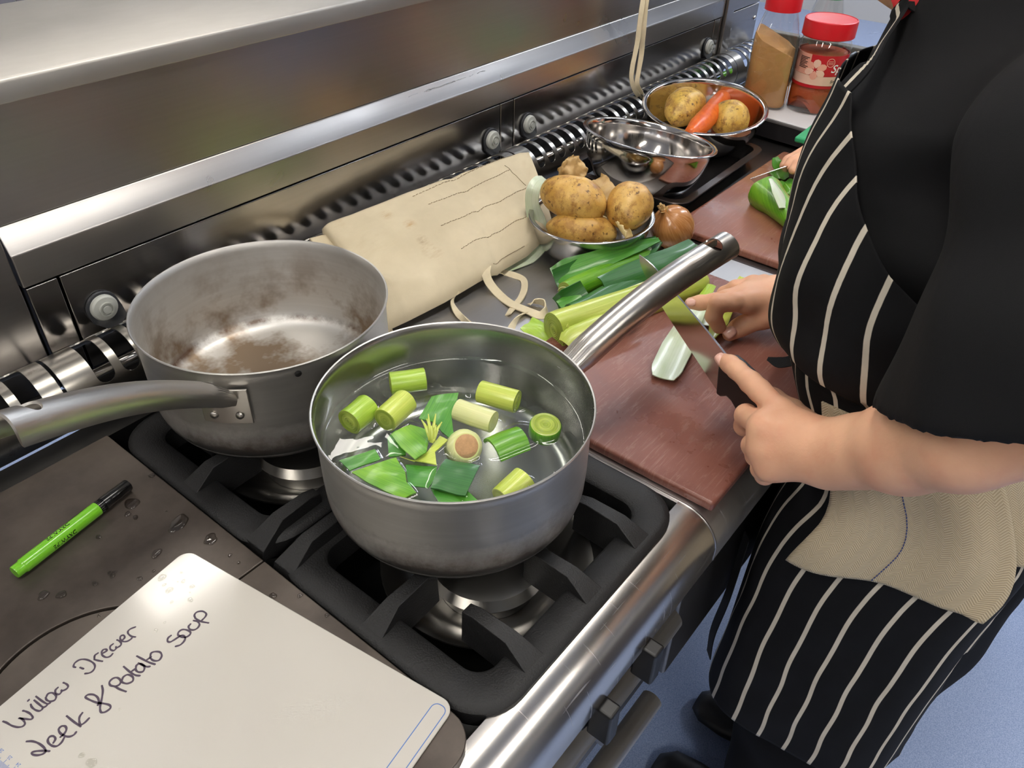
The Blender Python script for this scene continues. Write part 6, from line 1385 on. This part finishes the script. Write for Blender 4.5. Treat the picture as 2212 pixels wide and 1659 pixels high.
zs_dn = [(.0303 - t * .450, max(0, 1 - t * 2.2)) for t in np.linspace(0, 1, 80)]
apron_sheet('apron_skirt', zs_dn, 'striped apron skirt')
# straps
BLK = mat_plain('black_tape', (18, 18, 20), .8, 0, .2, 900, .3, 900)
ST = [apron_pt(-.118, .362, .009), np.array(Px(1880, 132, .738)), np.array(Px(1908, 88, .76)), np.array(Px(1942, 38, .785)), np.array(Px(1965, 2, .80)), HEAD + [-.055, -.075, -.095], HEAD + [0, -.105, -.075], HEAD + [.055, -.075, -.095], apron_pt(.118, .362, .009)]
P_ = smooth_path(ST, 6); m = MB(); m.strip(P_, .024, ups=[unit((p - np.array([CX, .06, .33])) * [1, 1, .6]) for p in P_], thick=.0016)
uvs = [((i % 4 in (1, 2)) * .0 + (.010 if i % 4 in (0, 3) else -.012), 0) for i in range(len(m.v))]
build('neck_strap', m, APR, person, uvs=uvs, auto=60, label='apron neck strap')
m = MB(); m.strip(smooth_path([np.array(Px(1658, 775, .765)), np.array(Px(1690, 783, .765)), np.array(Px(1740, 770, .772)), np.array(Px(1790, 760, .80))], 6), [.004, .006, .008, .010, .012, .013, .013, .013, .013, .013, .014, .014, .014, .014, .018, .018, .018, .018, .018, .018, .018, .018, .018, .018, .018, .018, .018, .018, .018], (-.6, .3, .7), .0014); build('waist_tie', m, BLK, person, auto=60, label='loose black end of the waist tape')
m = MB(); m.strip(smooth_path([np.array([.70, .175, -.16]), np.array([.705, .178, -.28]), np.array([.700, .182, -.36]), np.array([.705, .180, -.42])], 6), .016, (-.6, .6, .3), .0014); build('waist_tie', m, BLK, person, auto=60, label='hanging black apron tape')
# towel tucked into the apron
tw = empty('tea_towel', apron_pt(-.27, -.05, .02), 'beige herringbone tea towel tucked into the apron waist', 'towel')
def towel_pt(T, k, t, ex=0.0):
    u0, u1, zt0, zt1, zb0, zb1, off, seed = T; u = u0 + (u1 - u0) * k; z = (zt0 + (zt1 - zt0) * k) * (1 - t) + (zb0 + (zb1 - zb0) * k) * t
    o_ = off + .010 * min(1, t * 3) + .006 * noise.noise(Vector((k * 3 + seed, t * 1.6, seed))) + .008 * t * math.sin(k * 7 + seed) + .012 * math.exp(-((k - 1) / .05) ** 2) * t
    base = max(0, apron_off(u, z)) * (.6 + .4 * min(1, max(0, (tie_z(u) - z) / .08))); return apron_pt(u, z, base + o_ + ex), (u, z)
def towel(nm, lab, *T):
    nu_, nv_ = 46, 46; V = []; uv = []
    for i in range(nv_):
        for j in range(nu_):
            p, q = towel_pt(T, j / (nu_ - 1), i / (nv_ - 1)); V.append(p); uv.append(q)
    m = MB(); m.grid(V, nu_, nv_); return build(nm, m, TOW, tw, uvs=uv, solid=.0032, label=lab)
TF = (-.212, -.360, .100, .122, -.088, -.048, .004, 1)
t1 = towel('front_fold', 'front layer of the towel', *TF)
t2 = towel('rear_fold', 'rear layer of the towel', -.340, -.45, .122, .122, -.010, .010, -.001, 4)
m = MB()
for i in range(44): m.tube([towel_pt(TF, .47, .08 + i * .0208 + d_, .0022)[0] for d_ in (0, .013)], .0006, 5)
build('blue_stitching', m, BST, tw, kind='stuff', label='dotted blue woven line')

# ---- second cook, mostly out of sight: only fingertips by the far knife show
p2 = empty('person', (1.66, .0, ZF), 'second cook whose fingertips show by the far knife on the rear board', 'person')
FB = Field((1.28, -.25, -.90), (1.98, .50, .80), .010); C2 = 1.66; H2 = np.array([C2, .10, .66])
T2 = [(-.06, C2, -.02, .165, .115), (.1, C2, -.01, .16, .11), (.25, C2, .02, .175, .12), (.40, C2, .03, .18, .10), (.46, C2, .035, .11, .07), (.5, C2, .04, .06, .055)]
rings_field(FB, [(q[0], q[1], q[2], q[3] - .02, q[4] - .02) for q in T2], 0)
tip = PP(1727, 382, .026); e2 = np.array([1.52, .10, .12]); s2 = np.array([1.47, .03, .42])
w2 = np.array([1.475, .335, .060]); FB.cone(w2, e2, .029, .042, .01); FB.cone(e2, s2, .044, .052, .02); FB.cone(s2, (C2, .03, .40), .05, .07, .03)
e3 = np.array([1.85, .14, .14]); w3 = np.array([1.66, .30, .075]); FB.cone(w3, e3, .029, .042, .01); FB.cone(e3, (1.85, .03, .42), .044, .052, .02); FB.cone((1.85, .03, .42), (C2, .03, .40), .05, .07, .03); FB.cone(w3, w3 + [-.06, .06, -.01], .03, .026, .02)
FB.cone((C2, .04, .46), H2 + [0, -.03, -.05], .055, .053, .03); FB.ell(H2 + [0, -.02, .02], (.074, .095, .1), .02); FB.ell(H2 + [0, .03, -.045], (.055, .055, .06), .03); FB.ell(H2 + [0, .085, -.01], (.014, .018, .02), .012)
for s in (-1, 1): FB.chain([((C2 + s * .080, 0, -.08), .080), ((C2 + s * .082, .01, -.47), .06), ((C2 + s * .08, -.01, -.82), .045), ((C2 + s * .08, .07, -.862), .032)], .02)
V, Q_ = FB.mesh(); m = MB(); m.add(V, Q_); del FB
FH = Field((1.28, .26, .0), (1.53, .50, .12), .0026); pm = np.array([1.425, .372, .045]); FH.cone(w2, pm, .028, .024, .012)
for k, (dx, dy, dz) in enumerate(((.0, .0, .0), (.006, .016, .006), (.016, .030, .006), (.030, .042, .0))):
    a = pm + np.array([-.012 + dx * .8, .004 + dy * .9, .002]); t_ = tip + np.array([dx, dy, dz]); md = (a + t_) / 2 + np.array([.004, 0, .016]); FH.chain([(a, .012), (md, .0105), (t_ + np.array([.012, -.002, .006]), .0092), (t_, .0078)], .004)
FH.chain([(pm + [.0, -.012, -.004], .016), (PP(1735, 396, .020), .0115), (PP(1724, 394, .016), .0085)], .006)
V, Q_ = FH.mesh(); m.add(V, Q_); del FH; b2_ = build('body', m, SKIN, p2)
FS = Field((1.30, -.22, -.10), (2.02, .24, .52), .011); rings_field(FS, T2, 0, 2.3); FS.cone(s2, s2 + unit(e2 - s2) * .2, .068, .078, .03); FS.cone((1.85, .03, .42), (1.85, .08, .25), .068, .078, .03); FS.cone(s2, (C2, .03, .40), .064, .085, .03); FS.cone((1.85, .03, .42), (C2, .03, .40), .064, .085, .03)
fmesh(FS, 'shirt', SHIRT, p2); del FS
FT = Field((1.42, -.22, -.90), (1.90, .2, .08), .012); rings_field(FT, [(-.2, C2, -.02, .165, .122), (-.04, C2, -.015, .192, .124), (.05, C2, -.012, .180, .120)], 0, 2.4)
for s in (-1, 1): FT.chain([((C2 + s * .08, -.01, -.15), .1), ((C2 + s * .08, .0, -.48), .085), ((C2 + s * .08, -.01, -.84), .072)], .04)
fmesh(FT, 'trousers', TROU, p2); del FT
build('hair', MB().blob(H2 + [0, -.03, .035], (.1, .083, .1), (0, -1, 0), (0, 0, 1), 3, .03, 3, 2, lambda p: (setattr(p, 'z', max(p.z, -.1)), p)[1]), HAIR, p2)
for s in (-1, 1):
    m = MB(); c = np.array([C2 + s * .08, .05, ZF]); m.loft([[c + np.array([w_ * math.sin(t), y, .001 + h_ * (.5 + .5 * math.cos(t))]) for t in np.linspace(0, 2 * math.pi, 16, endpoint=False)] for (y, w_, h_) in ((-.10, .028, .055), (-.02, .040, .085), (.04, .043, .070), (.135, .042, .042), (.158, .022, .028))]); build('shoe', m, SHOE, p2, auto=60)
